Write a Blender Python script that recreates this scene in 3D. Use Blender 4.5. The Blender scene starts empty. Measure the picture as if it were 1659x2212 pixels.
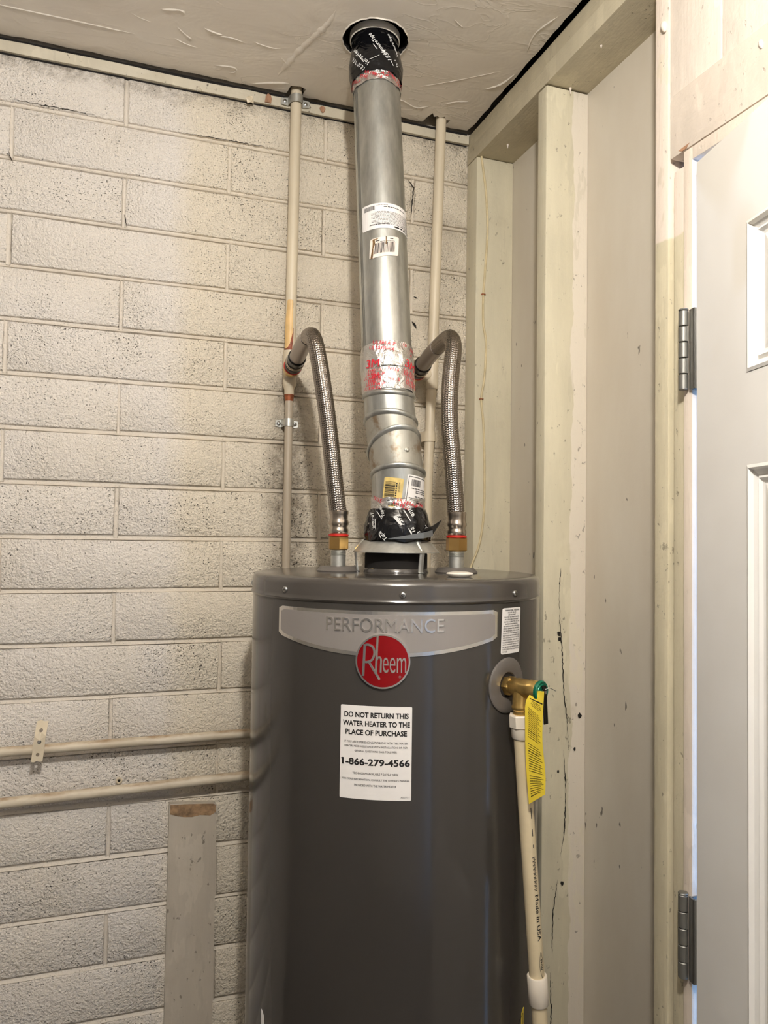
import bpy, bmesh, math, random
from mathutils import Vector, Matrix, Quaternion, noise as mnoise

random.seed(7)
scene = bpy.context.scene
COL = scene.collection

# ------------------------------------------------------------------ camera
CAM_LOC = Vector((-0.7384, -1.5608, 1.55))
YAW, PITCH, ROLL = 0.33792, 0.03323, 0.01369
F_PX = 1643.3
def cam_axes():
    f = Vector((math.sin(YAW), math.cos(YAW), 0)); r = Vector((math.cos(YAW), -math.sin(YAW), 0)); u = Vector((0, 0, 1))
    f2 = f * math.cos(PITCH) + u * math.sin(PITCH); u2 = u * math.cos(PITCH) - f * math.sin(PITCH)
    r3 = r * math.cos(ROLL) + u2 * math.sin(ROLL); u3 = u2 * math.cos(ROLL) - r * math.sin(ROLL)
    return r3, u3, f2
_r, _u, _f = cam_axes()
cd = bpy.data.cameras.new('camera'); cam = bpy.data.objects.new('camera', cd); COL.objects.link(cam)
cd.sensor_fit = 'VERTICAL'; cd.sensor_height = 36.0; cd.lens = 36.0 * F_PX / 2212.0
cd.clip_start = 0.02; cd.clip_end = 60
mw = Matrix((( _r.x, _u.x, -_f.x, CAM_LOC.x), (_r.y, _u.y, -_f.y, CAM_LOC.y), (_r.z, _u.z, -_f.z, CAM_LOC.z), (0, 0, 0, 1)))
cam.matrix_world = mw
scene.camera = cam

# ------------------------------------------------------------------ world (daylight outside the door)
w = bpy.data.worlds.new('World'); scene.world = w; w.use_nodes = True
bg = w.node_tree.nodes['Background']
bg.inputs[0].default_value = (0.20, 0.46, 1.0, 1); bg.inputs[1].default_value = 7.0

# ------------------------------------------------------------------ exposure / lamp settings
scene.view_settings.view_transform = 'Standard'
scene.view_settings.look = 'None'
scene.view_settings.gamma = 1.0
scene.view_settings.use_curve_mapping = False
scene.view_settings.exposure = 0.0
LAMP_POS = Vector((-0.66, -1.52, 2.30))
LAMP_STRENGTH = 1400.0
LAMP_COLOR = (1.0, 0.958, 0.90)

# ------------------------------------------------------------------ materials
def nt(m): return m.node_tree
def new_mat(name):
    m = bpy.data.materials.new(name); m.use_nodes = True
    t = m.node_tree; b = t.nodes['Principled BSDF']
    return m, t, b
def N(t, kind, **kw):
    n = t.nodes.new(kind)
    for k, v in kw.items(): setattr(n, k, v)
    return n
def pos_node(t, coords='world'):
    if coords == 'world': return N(t, 'ShaderNodeNewGeometry').outputs['Position']
    return N(t, 'ShaderNodeTexCoord').outputs['Object']
def noise(t, vec, scale, detail=3, rough=.55, dist=0.0):
    n = N(t, 'ShaderNodeTexNoise'); n.inputs['Scale'].default_value = scale; n.inputs['Detail'].default_value = detail
    n.inputs['Roughness'].default_value = rough; n.inputs['Distortion'].default_value = dist
    t.links.new(vec, n.inputs['Vector']); return n.outputs['Fac']
def ramp(t, fac, stops):
    r = N(t, 'ShaderNodeValToRGB'); e = r.color_ramp.elements
    while len(e) < len(stops): e.new(.5)
    for i, (p, c) in enumerate(stops):
        e[i].position = p; e[i].color = (c, c, c, 1) if not isinstance(c, tuple) else (*c, 1)
    t.links.new(fac, r.inputs[0]); return r.outputs[0]
def mix(t, fac, a, b):
    m = N(t, 'ShaderNodeMix', data_type='RGBA')
    if isinstance(fac, float): m.inputs[0].default_value = fac
    else: t.links.new(fac, m.inputs[0])
    for i, v in ((6, a), (7, b)):
        if isinstance(v, tuple): m.inputs[i].default_value = (*v, 1)
        else: t.links.new(v, m.inputs[i])
    return m.outputs[2]
def math_(t, op, a, b=None, c=None):
    m = N(t, 'ShaderNodeMath', operation=op)
    for i, v in enumerate((a, b, c)):
        if v is None: continue
        if isinstance(v, (int, float)): m.inputs[i].default_value = v
        else: t.links.new(v, m.inputs[i])
    return m.outputs[0]
def vscale(t, vec, s):
    m = N(t, 'ShaderNodeMapping'); m.inputs['Scale'].default_value = s; t.links.new(vec, m.inputs[0]); return m.outputs[0]
def bump(t, b, h, strength=.5, dist=.002, prev=None):
    n = N(t, 'ShaderNodeBump'); n.inputs['Strength'].default_value = strength; n.inputs['Distance'].default_value = dist
    t.links.new(h, n.inputs['Height'])
    if prev is not None: t.links.new(prev, n.inputs['Normal'])
    t.links.new(n.outputs[0], b.inputs['Normal']); return n.outputs[0]
def srgb(r, g, b):
    f = lambda c: (c / 255 / 12.92) if c <= 10 else ((c / 255 + .055) / 1.055) ** 2.4
    return (f(r), f(g), f(b))
def simple(name, col, rough=.5, metal=0.0, coat=0.0, spec=.5, var=0.0, vscale_=30, bmp=0.0, bscale=200, bdist=.001):
    m, t, b = new_mat(name)
    b.inputs['Base Color'].default_value = (*col, 1); b.inputs['Roughness'].default_value = rough
    b.inputs['Metallic'].default_value = metal; b.inputs['Coat Weight'].default_value = coat
    b.inputs['Specular IOR Level'].default_value = spec
    if var or bmp: p = pos_node(t)
    if var:
        f = noise(t, p, vscale_, 4)
        d = tuple(c * (1 - var) for c in col); l = tuple(min(1, c * (1 + var)) for c in col)
        t.links.new(mix(t, ramp(t, f, [(.35, 0.0), (.65, 1.0)]), d, l), b.inputs['Base Color'])
    if bmp: bump(t, b, noise(t, p, bscale, 3), bmp, bdist)
    return m
M = {}
# painted block wall
def mat_block(name, mortar=False):
    m, t, b = new_mat(name); p = pos_node(t)
    sx = N(t, 'ShaderNodeSeparateXYZ'); t.links.new(p, sx.inputs[0])
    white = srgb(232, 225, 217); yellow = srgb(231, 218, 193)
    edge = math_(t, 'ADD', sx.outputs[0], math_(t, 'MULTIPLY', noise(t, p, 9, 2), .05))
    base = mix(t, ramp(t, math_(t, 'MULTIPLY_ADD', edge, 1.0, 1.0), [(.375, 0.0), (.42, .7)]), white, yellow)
    base = mix(t, ramp(t, noise(t, p, 5, 4, .6), [(.3, 0.0), (.7, .45)]), base, srgb(218, 207, 188))
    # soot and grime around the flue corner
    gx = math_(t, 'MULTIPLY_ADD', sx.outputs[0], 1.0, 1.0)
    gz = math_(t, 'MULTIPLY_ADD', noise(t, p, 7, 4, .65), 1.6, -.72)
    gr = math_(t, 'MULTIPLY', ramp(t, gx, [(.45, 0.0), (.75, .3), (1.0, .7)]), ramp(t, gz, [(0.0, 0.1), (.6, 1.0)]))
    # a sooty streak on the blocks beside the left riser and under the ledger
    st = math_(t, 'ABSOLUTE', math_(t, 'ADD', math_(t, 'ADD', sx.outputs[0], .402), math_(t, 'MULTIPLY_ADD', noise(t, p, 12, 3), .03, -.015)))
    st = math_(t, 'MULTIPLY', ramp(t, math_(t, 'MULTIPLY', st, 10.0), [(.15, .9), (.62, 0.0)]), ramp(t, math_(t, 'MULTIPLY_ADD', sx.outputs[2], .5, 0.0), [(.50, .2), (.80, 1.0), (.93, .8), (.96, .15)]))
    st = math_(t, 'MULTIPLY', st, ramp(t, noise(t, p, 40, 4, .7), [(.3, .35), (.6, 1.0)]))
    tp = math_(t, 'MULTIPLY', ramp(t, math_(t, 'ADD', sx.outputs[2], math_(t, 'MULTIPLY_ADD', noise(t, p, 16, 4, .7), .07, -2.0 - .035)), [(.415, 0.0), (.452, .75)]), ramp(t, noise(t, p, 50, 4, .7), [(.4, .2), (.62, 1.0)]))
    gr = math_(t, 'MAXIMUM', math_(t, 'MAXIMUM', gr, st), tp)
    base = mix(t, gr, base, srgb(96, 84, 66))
    # pores of the block, open and dirty where the paint bridged them
    clus = noise(t, p, 6.5, 3, .6)
    def pores(scale, det, off, k, gain):
        pn = noise(t, vscale(t, p, (1, 1, 1.3)), scale, det, .55)
        return ramp(t, math_(t, 'MULTIPLY', math_(t, 'SUBTRACT', pn, math_(t, 'MULTIPLY_ADD', clus, -k, off)), gain), [(0.0, 0.0), (.9, 1.0)])
    pit = math_(t, 'MAXIMUM', pores(300, 2.0, .775, .26, 10.0), math_(t, 'MULTIPLY', pores(170, 3.0, .815, .26, 11.0), 1.0))
    base = mix(t, ramp(t, noise(t, p, 330, 2, .5), [(.25, .40), (.40, 0.0)]), base, srgb(168, 154, 132))
    k = .5 if mortar else .93
    if mortar: base = mix(t, .55, base, srgb(198, 188, 172))
    col = mix(t, math_(t, 'MULTIPLY', pit, k), base, srgb(44, 37, 29))
    t.links.new(col, b.inputs['Base Color']); b.inputs['Roughness'].default_value = .55
    h = math_(t, 'ADD', noise(t, p, 230, 3, .55), math_(t, 'MULTIPLY', noise(t, p, 95, 2, .5), .8))
    h = math_(t, 'SUBTRACT', h, math_(t, 'MULTIPLY', pit, .7))
    if mortar: bump(t, b, math_(t, 'ADD', h, noise(t, vscale(t, p, (.3, 1, 1)), 90, 3)), .35, .003)
    else: bump(t, b, h, 1.0, .0045)
    return m
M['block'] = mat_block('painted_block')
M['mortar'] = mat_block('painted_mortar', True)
def mat_ceiling():
    m, t, b = new_mat('ceiling_paint'); p = pos_node(t)
    c = mix(t, ramp(t, noise(t, p, 4, 4, .6), [(.3, 0.0), (.7, 1.0)]), srgb(222, 212, 198), srgb(232, 224, 211))
    t.links.new(c, b.inputs['Base Color']); b.inputs['Roughness'].default_value = .42
    a = noise(t, vscale(t, p, (1, 1.6, 1)), 6, 4, .55, .9)
    ridge = ramp(t, math_(t, 'ABSOLUTE', math_(t, 'SUBTRACT', noise(t, vscale(t, p, (1.0, 2.2, 1)), 7, 3, .5, 1.6), .5)), [(0.0, 1.0), (.015, .25), (.05, 0.0)])
    msk = ramp(t, noise(t, p, 3.2, 2), [(.48, 0.0), (.62, 1.0)])
    h = math_(t, 'ADD', math_(t, 'MULTIPLY', a, .55), math_(t, 'MULTIPLY', math_(t, 'MULTIPLY', ridge, msk), .10))
    h = math_(t, 'ADD', h, math_(t, 'MULTIPLY', noise(t, p, 130, 2), .012))
    bump(t, b, h, .5, .012); return m
M['ceiling'] = mat_ceiling()
def mat_wood(name, old, new, axis=None, cut=0.0, width=.02, soft=.02, dirt=.5, flip=1, grain=(60, 60, 2.2)):
    """old cream paint with a newer pinkish coat beyond a ragged line at `cut` on `axis`"""
    m, t, b = new_mat(name); p = pos_node(t)
    c = mix(t, ramp(t, noise(t, vscale(t, p, (6, 6, 1.5)), 4, 4, .6), [(.3, 0.0), (.7, 1.0)]), tuple(x * .86 for x in old), old)
    if axis is not None:
        s = N(t, 'ShaderNodeSeparateXYZ'); t.links.new(p, s.inputs[0])
        v = math_(t, 'ADD', s.outputs[axis], math_(t, 'MULTIPLY_ADD', noise(t, p, 9, 4, .6), width, -width * .5 - cut))
        f = ramp(t, math_(t, 'MULTIPLY_ADD', v, flip / soft, .5), [(.45, 0.0), (.55, 1.0)])
        c = mix(t, f, c, new)
    c = mix(t, ramp(t, noise(t, vscale(t, p, (1, 1, .35)), 13, 4, .65), [(.585, 0.0), (.60, .38)]), c, tuple(min(1, x * 1.12 + .02) for x in old))
    c = mix(t, ramp(t, noise(t, vscale(t, p, (1.3, 1, .3)), 17, 4, .7), [(.62, 0.0), (.64, .30)]), c, tuple(x * .72 for x in old))
    sp = noise(t, vscale(t, p, (1, 1, .7)), 95, 3, .6)
    cl = noise(t, p, 5.5, 3, .6)
    pit = ramp(t, math_(t, 'MULTIPLY', math_(t, 'SUBTRACT', sp, math_(t, 'MULTIPLY_ADD', cl, -.25, .795)), 14.0), [(0.0, 0.0), (.7, 1.0)])
    c = mix(t, math_(t, 'MULTIPLY', pit, dirt), c, srgb(62, 48, 34))
    c = mix(t, ramp(t, noise(t, p, 11, 4, .7), [(.60, 0.0), (.78, .35 * dirt)]), c, srgb(140, 122, 92))
    t.links.new(c, b.inputs['Base Color']); b.inputs['Roughness'].default_value = .5
    h = math_(t, 'ADD', math_(t, 'MULTIPLY', noise(t, vscale(t, p, tuple(.45 * g for g in grain)), 9, 4, .6, .6), .35), math_(t, 'ADD', math_(t, 'MULTIPLY', noise(t, p, 120, 3), .5), math_(t, 'MULTIPLY', noise(t, p, 34, 3), .6)))
    h = math_(t, 'SUBTRACT', h, math_(t, 'MULTIPLY', pit, .4))
    bump(t, b, h, .42, .003); return m
CREAM = srgb(213, 205, 180); PINK = srgb(232, 218, 204); GREY = srgb(206, 197, 181)
M['wood_cream'] = mat_wood('stud_cream_paint', CREAM, PINK)
M['wood_mid'] = mat_wood('stud_patched_paint', CREAM, srgb(222, 213, 198), 0, .058, .03, .012)
M['wood_plate'] = mat_wood('plate_paint', srgb(200, 190, 164), PINK, dirt=.6, grain=(60, 2.2, 60))
M['wood_door'] = mat_wood('door_stud_paint', srgb(212, 202, 174), PINK, 2, 1.985, .05, .03)
M['wood_pink'] = mat_wood('boards_pink_paint', srgb(236, 224, 210), PINK, dirt=.22, grain=(60, 60, 2.2))
M['wood_header'] = mat_wood('header_pink_paint', srgb(234, 221, 206), PINK, dirt=.3, grain=(60, 2.2, 60))
M['wood_jamb'] = mat_wood('jamb_pink_paint', srgb(236, 222, 206), PINK, dirt=.1)
M['ledger'] = mat_wood('ledger_strip_paint', srgb(202, 193, 172), PINK, dirt=.8, grain=(2.2, 60, 60))
M['raw_wood'] = simple('raw_wood', srgb(166, 126, 98), .7, var=.2, vscale_=80)
def mat_panel():
    m, t, b = new_mat('panel_paint'); p = pos_node(t)
    c = mix(t, ramp(t, noise(t, vscale(t, p, (3, 3, 1)), 3, 4, .6), [(.3, 0.0), (.7, 1.0)]), srgb(203, 193, 176), srgb(212, 204, 189))
    sp = noise(t, vscale(t, p, (1, 1, .5)), 60, 2, .5)
    c = mix(t, ramp(t, sp, [(.735, 0.0), (.765, .8)]), c, srgb(60, 50, 40))
    t.links.new(c, b.inputs['Base Color']); b.inputs['Roughness'].default_value = .45
    bump(t, b, noise(t, p, 180, 3), .18, .001); return m
M['panel'] = mat_panel()
def mat_door():
    m, t, b = new_mat('door_paint'); p = pos_node(t)
    c = mix(t, ramp(t, noise(t, p, 4, 3), [(.4, 0.0), (.6, 1.0)]), srgb(236, 233, 228), srgb(242, 240, 236))
    c = mix(t, ramp(t, noise(t, vscale(t, p, (1, 1, .6)), 3.2, 2, .4), [(.60, 0.0), (.615, .5)]), c, srgb(226, 219, 205))
    t.links.new(c, b.inputs['Base Color']); b.inputs['Roughness'].default_value = .38
    bump(t, b, noise(t, p, 220, 2), .06, .001); return m
M['door'] = mat_door()
M['dark'] = simple('dark_gap', srgb(22, 18, 15), .9, var=.2)
M['floor'] = simple('concrete_floor', srgb(92, 88, 83), .8, var=.15, vscale_=6, bmp=.2)
M['front_wall'] = simple('front_wall_paint', srgb(206, 200, 190), .6, var=.05, vscale_=3, bmp=.15)
M['plain_wall'] = simple('plain_wall_paint', srgb(138, 133, 126), .6, var=.05, vscale_=3, bmp=.15)
def mat_galv():
    m, t, b = new_mat('galvanised_steel'); p = pos_node(t)
    a = noise(t, vscale(t, p, (1, 1, .06)), 80, 3, .6); s = noise(t, vscale(t, p, (1, 1, .25)), 60, 4, .65)
    c = mix(t, ramp(t, s, [(.3, 0.0), (.7, 1.0)]), srgb(172, 174, 170), srgb(206, 207, 202))
    t.links.new(c, b.inputs['Base Color']); b.inputs['Metallic'].default_value = .9
    t.links.new(ramp(t, a, [(.3, .30), (.7, .40)]), b.inputs['Roughness'])
    bump(t, b, a, .05, .001); return m
M['galv'] = mat_galv()
def mat_galv_rust():
    m, t, b = new_mat('stained_galvanised_steel'); p = pos_node(t)
    s = noise(t, p, 26, 4, .65)
    c = mix(t, ramp(t, s, [(.3, 0.0), (.7, 1.0)]), srgb(168, 166, 156), srgb(196, 192, 180))
    c = mix(t, ramp(t, noise(t, p, 21, 4, .7), [(.54, 0.0), (.66, .75)]), c, srgb(140, 112, 78))
    t.links.new(c, b.inputs['Base Color']); b.inputs['Metallic'].default_value = .75
    t.links.new(ramp(t, s, [(.3, .36), (.7, .55)]), b.inputs['Roughness']); return m
M['galv_rust'] = mat_galv_rust()
M['zinc'] = simple('zinc_plate', srgb(190, 190, 184), .42, .8, var=.12, vscale_=60)
M['chrome'] = simple('chrome', srgb(236, 233, 228), .22, 1.0)
M['screw'] = simple('screw_steel', srgb(190, 190, 188), .28, 1.0)
M['braid'] = simple('stainless_braid', srgb(146, 138, 130), .20, 1.0)
M['ferrule'] = simple('stainless_ferrule', srgb(176, 164, 150), .26, .95)
M['sleeve'] = simple('grey_crimp_sleeve', srgb(158, 148, 140), .36, .55)
M['black_nut'] = simple('dark_steel_nut', srgb(60, 58, 56), .3, .9)
M['red'] = simple('red_washer', srgb(190, 36, 26), .45)
def mat_foil():
    m, t, b = new_mat('foil_tape'); p = pos_node(t)
    b.inputs['Base Color'].default_value = (*srgb(228, 226, 222), 1); b.inputs['Metallic'].default_value = .9; b.inputs['Roughness'].default_value = .3
    h = noise(t, p, 55, 4, .6, 1.2); bump(t, b, h, .7, .006); return m
M['foil'] = mat_foil()
def mat_blacktape():
    m, t, b = new_mat('black_film_tape'); p = pos_node(t)
    b.inputs['Base Color'].default_value = (.005, .005, .006, 1); b.inputs['Roughness'].default_value = .14
    bump(t, b, noise(t, p, 38, 2, .5, 1.2), .5, .006); return m
M['blacktape'] = mat_blacktape()
M['tape_back'] = simple('grey_tape_flap', srgb(120, 124, 128), .3, .5)
M['ink_red'] = simple('red_print', srgb(196, 28, 48), .4)
M['ink_white'] = simple('white_print', srgb(225, 225, 222), .4)
M['ink_black'] = simple('black_print', srgb(24, 22, 22), .5)
M['ink_grey'] = simple('grey_print', srgb(112, 108, 106), .5)
M['label'] = simple('white_label', srgb(232, 228, 224), .5, var=.02, vscale_=40)
M['label_pink'] = simple('worn_label', srgb(236, 222, 210), .45, var=.06, vscale_=90)
M['label_gold'] = simple('yellowed_label', srgb(214, 188, 116), .35, var=.16, vscale_=70)
M['label_burn'] = simple('burnt_label_tear', srgb(112, 84, 46), .6, var=.4, vscale_=160)
def mat_heater():
    m, t, b = new_mat('heater_enamel'); p = pos_node(t)
    f = noise(t, p, 7, 3); base = srgb(57, 54, 51)
    b.inputs['Base Color'].default_value = (*base, 1); b.inputs['Metallic'].default_value = .0
    t.links.new(ramp(t, f, [(.2, .11), (.8, .14)]), b.inputs['Roughness'])
    b.inputs['Specular IOR Level'].default_value = .6; bump(t, b, noise(t, vscale(t, p, (1, 1, .4)), 9, 1), .05, .004); return m
M['heater'] = mat_heater()
M['lid'] = simple('lid_enamel', srgb(70, 66, 62), .16, 0, spec=.65)
M['plastic_grey'] = simple('grey_plastic', srgb(96, 91, 86), .42)
M['plate_grey'] = simple('badge_grey', srgb(150, 144, 140), .42, .35, var=.02)
M['red_enamel'] = simple('red_enamel', srgb(170, 6, 20), .28, .7, coat=.5)
M['white_plastic'] = simple('white_plastic', srgb(226, 220, 208), .4)
M['brass'] = simple('brass', srgb(216, 182, 112), .30, .9, var=.12, vscale_=120)
M['brass_nut'] = simple('brass_nut', srgb(196, 160, 100), .3, .95)
M['copper'] = simple('bare_copper', srgb(150, 84, 52), .5, .4, var=.35, vscale_=90)
M['cpvc'] = simple('cream_cpvc', srgb(214, 198, 164), .42, var=.05, vscale_=25)
M['pvc_white'] = simple('off_white_pvc', srgb(222, 212, 196), .38)
def mat_pipe(name, base, peel, s0=.66):
    m, t, b = new_mat(name); p = pos_node(t)
    c = mix(t, ramp(t, noise(t, vscale(t, p, (1, 1, .3)), 12, 4, .6), [(.35, 0.0), (.7, 1.0)]), tuple(x * .84 for x in base), base)
    c = mix(t, ramp(t, noise(t, vscale(t, p, (1, 1, .5)), 34, 4, .7), [(s0, 0.0), (s0 + .06, .8)]), c, peel)
    t.links.new(c, b.inputs['Base Color']); b.inputs['Roughness'].default_value = .42
    bump(t, b, noise(t, p, 110, 3), .2, .0012); return m
M['pipe_paint'] = mat_pipe('pipe_cream_paint', srgb(222, 208, 182), srgb(176, 156, 120))
M['pipe_low'] = mat_pipe('pipe_dull_paint', srgb(190, 176, 156), srgb(150, 132, 108))
M['pipe_dusty'] = mat_pipe('pipe_dusty_paint', srgb(222, 208, 182), srgb(166, 134, 96), .56)
def mat_dusty():
    m, t, b = new_mat('pipe_dusty_paint'); g = N(t, 'ShaderNodeNewGeometry'); p = g.outputs['Position']
    c = mix(t, ramp(t, noise(t, p, 14, 4, .6), [(.35, 0.0), (.7, 1.0)]), srgb(196, 184, 162), srgb(220, 209, 188))
    sz = N(t, 'ShaderNodeSeparateXYZ'); t.links.new(g.outputs['Normal'], sz.inputs[0])
    top = math_(t, 'MULTIPLY', ramp(t, sz.outputs[2], [(.25, 0.0), (.75, 1.0)]), ramp(t, noise(t, vscale(t, p, (.5, 1, 1)), 46, 4, .65), [(.34, 1.0), (.62, .15)]))
    c = mix(t, math_(t, 'MULTIPLY', top, .85), c, srgb(142, 112, 78))
    t.links.new(c, b.inputs['Base Color']); b.inputs['Roughness'].default_value = .5
    bump(t, b, noise(t, p, 110, 3), .25, .0012); return m
M['pipe_dusty'] = mat_dusty()
M['peel_yellow'] = simple('peeled_yellow_undercoat', srgb(226, 188, 128), .45, var=.08, vscale_=50)
M['primer'] = simple('red_primer', srgb(142, 74, 48), .6, var=.3, vscale_=120)
M['yellow_tag'] = simple('yellow_tag_film', srgb(226, 200, 62), .4)
M['green'] = simple('green_cap', srgb(14, 104, 78), .3, .2)
M['lever'] = simple('blackened_lever', srgb(40, 40, 36), .3, .8)
M['hinge'] = simple('hinge_steel', srgb(138, 137, 132), .48, .8)
M['cable'] = simple('painted_cable', srgb(206, 190, 150), .5, var=.1, vscale_=60)
M['board'] = mat_wood('board_grey_paint', srgb(196, 186, 170), PINK, dirt=.55, grain=(60, 60, 2.2))
M['rust'] = simple('rust_stain', srgb(146, 118, 88), .7, var=.42, vscale_=90)
M['soffit'] = mat_wood('plate_underside_paint', srgb(176, 164, 136), PINK, dirt=.6, grain=(60, 2.2, 60))

# ------------------------------------------------------------------ mesh helpers
class MB:
    def __init__(s): s.v = []; s.f = []; s.mi = []
    def add(s, verts, faces, mi=0):
        o = len(s.v); s.v += [Vector(v) for v in verts]; s.f += [tuple(i + o for i in f) for f in faces]; s.mi += [mi] * len(faces)
    def box(s, a, b, mi=0, mat=None):
        x0, y0, z0 = a; x1, y1, z1 = b
        vs = [Vector(v) for v in ((x0, y0, z0), (x1, y0, z0), (x1, y1, z0), (x0, y1, z0), (x0, y0, z1), (x1, y0, z1), (x1, y1, z1), (x0, y1, z1))]
        if mat: vs = [mat @ v for v in vs]
        s.add(vs, [(0, 3, 2, 1), (4, 5, 6, 7), (0, 1, 5, 4), (1, 2, 6, 5), (2, 3, 7, 6), (3, 0, 4, 7)], mi)
    def loft(s, rings, close=True, cap0=False, cap1=False, mi=0):
        n = len(rings[0]); vs = [v for r in rings for v in r]; fs = []
        for i in range(len(rings) - 1):
            for j in range(n if close else n - 1):
                k = (j + 1) % n
                fs.append((i * n + j, i * n + k, (i + 1) * n + k, (i + 1) * n + j))
        if cap0: fs.append(tuple(reversed(range(n))))
        if cap1: fs.append(tuple(range((len(rings) - 1) * n, len(rings) * n)))
        s.add(vs, fs, mi)
    def lathe(s, prof, origin=(0, 0, 0), axis=(0, 0, 1), seg=32, cap0=False, cap1=False, mi=0, start=0.0):
        o = Vector(origin); a = Vector(axis).normalized(); x, y = perp(a)
        s.loft([[o + a * t + (x * math.cos(start + 2 * math.pi * j / seg) + y * math.sin(start + 2 * math.pi * j / seg)) * r for j in range(seg)] for r, t in prof], True, cap0, cap1, mi)
    def tube(s, pts, r, seg=16, caps=True, mi=0):
        fr = frames(pts)
        rr = r if callable(r) else (lambda i: r)
        s.loft([[p + (x * math.cos(2 * math.pi * j / seg) + y * math.sin(2 * math.pi * j / seg)) * rr(i) for j in range(seg)] for i, (p, x, y) in enumerate(fr)], True, caps, caps, mi)
    def build(s, name, mats, parent=None, smooth=None, bevel=0.0):
        me = bpy.data.meshes.new(name); me.from_pydata(s.v, [], s.f)
        if not isinstance(mats, (list, tuple)): mats = [mats]
        for mm in mats: me.materials.append(mm)
        me.polygons.foreach_set('material_index', s.mi)
        bm = bmesh.new(); bm.from_mesh(me)
        bmesh.ops.recalc_face_normals(bm, faces=bm.faces)
        if bevel: bmesh.ops.bevel(bm, geom=list(bm.edges), offset=bevel, segments=2, affect='EDGES', profile=.6, clamp_overlap=True)
        bm.to_mesh(me); bm.free()
        if smooth or bevel:
            me.polygons.foreach_set('use_smooth', [True] * len(me.polygons)); me.set_sharp_from_angle(angle=math.radians(smooth or 40))
        o = bpy.data.objects.new(name, me); COL.objects.link(o)
        if parent is not None: attach(o, parent)
        return o
def attach(o, parent):
    o.parent = parent; o.matrix_parent_inverse = world_of(parent).inverted()
def world_of(o):
    m = Matrix.Translation(o.location)
    if o.parent is not None: m = world_of(o.parent) @ o.matrix_parent_inverse @ m
    return m
def perp(a):
    a = Vector(a).normalized()
    t = Vector((0, 0, 1)) if abs(a.z) < .9 else Vector((0, -1, 0))
    x = t.cross(a).normalized(); y = a.cross(x).normalized(); return x, y
def frames(pts):
    pts = [Vector(p) for p in pts]; out = []; x = None
    for i, p in enumerate(pts):
        d = (pts[min(i + 1, len(pts) - 1)] - pts[max(i - 1, 0)]).normalized()
        if x is None: x, y = perp(d)
        else:
            x = (x - d * x.dot(d)).normalized(); y = d.cross(x).normalized()
        out.append((p, x, y))
    return out
def spline(pts, n=12):
    P = [Vector(p) for p in pts]; P = [P[0] * 2 - P[1]] + P + [P[-1] * 2 - P[-2]]; out = []
    for i in range(1, len(P) - 2):
        a, b, c, d = P[i - 1:i + 3]
        for k in range(n):
            t = k / n
            out.append(.5 * ((2 * b) + (c - a) * t + (2 * a - 5 * b + 4 * c - d) * t * t + (3 * b - a - 3 * c + d) * t ** 3))
    out.append(P[-2]); return out
def resample(pts, step):
    out = [pts[0].copy()]; acc = 0
    for a, b in zip(pts, pts[1:]):
        L = (b - a).length
        while acc + L >= step:
            a = a + (b - a) * ((step - acc) / L); out.append(a.copy()); L = (b - a).length; acc = 0
            if L < 1e-9: break
        acc += L
    out.append(pts[-1].copy()); return out
def tag(o, label=None, cat=None, group=None, kind=None):
    if label: o['label'] = label
    if cat: o['category'] = cat
    if group: o['group'] = group
    if kind: o['kind'] = kind
    return o
def thing(name, loc, label=None, cat=None, group=None, kind=None):
    o = bpy.data.objects.new(name, None); COL.objects.link(o); o.location = loc; o.empty_display_size = .02
    return tag(o, label, cat, group, kind)
def beam(name, a, b, mat, parent=None, bevel=.0015):
    m = MB(); m.box(a, b); return m.build(name, mat, parent, bevel=bevel)
def fill2d(outer, holes):
    bm = bmesh.new(); es = []
    for loop in [outer] + holes:
        vs = [bm.verts.new((p[0], p[1], 0)) for p in loop]
        for i in range(len(vs)): es.append(bm.edges.new((vs[i], vs[(i + 1) % len(vs)])))
    bmesh.ops.triangle_fill(bm, edges=es, use_beauty=True, use_dissolve=False)
    bm.verts.index_update()
    V = [(v.co.x, v.co.y) for v in bm.verts]; F = [tuple(v.index for v in f.verts) for f in bm.faces]
    bm.free(); return V, F
def plate(outer, holes, fn, h0, h1, mi=0, hole_mi=None):
    """solid plate with holes: fn(u, v, h) -> point"""
    m = MB(); V, F = fill2d(outer, holes)
    m.add([fn(u, v, h1) for u, v in V], F, mi); m.add([fn(u, v, h0) for u, v in V], F, mi)
    for loop in [outer] + holes:
        n = len(loop)
        vs = [fn(*loop[i], h0) for i in range(n)] + [fn(*loop[i], h1) for i in range(n)]
        m.add(vs, [(i, (i + 1) % n, n + (i + 1) % n, n + i) for i in range(n)], mi if (hole_mi is None or loop is outer) else hole_mi)
    return m
def circle(cx, cy, r, n=20, jit=0.0, ry=None):
    return [(cx + (r * (1 + jit * random.uniform(-1, 1))) * math.cos(2 * math.pi * i / n), cy + ((ry or r) * (1 + jit * random.uniform(-1, 1))) * math.sin(2 * math.pi * i / n)) for i in range(n)]
_tc = {}
def text_geo(s, bold=0.0, res=3):
    k = (s, bold, res)
    if k not in _tc:
        cu = bpy.data.curves.new('t', 'FONT'); cu.body = s; cu.resolution_u = res; cu.offset = bold; cu.size = 1
        ob = bpy.data.objects.new('t', cu); COL.objects.link(ob)
        me = bpy.data.meshes.new_from_object(ob)
        V = [(v.co.x, v.co.y) for v in me.vertices]; F = [tuple(p.vertices) for p in me.polygons]
        bpy.data.objects.remove(ob); bpy.data.curves.remove(cu); bpy.data.meshes.remove(me)
        x0 = min(v[0] for v in V); x1 = max(v[0] for v in V); y0 = min(v[1] for v in V); y1 = max(v[1] for v in V)
        _tc[k] = (V, F, (x0, y0, x1, y1))
    return _tc[k]
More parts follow.
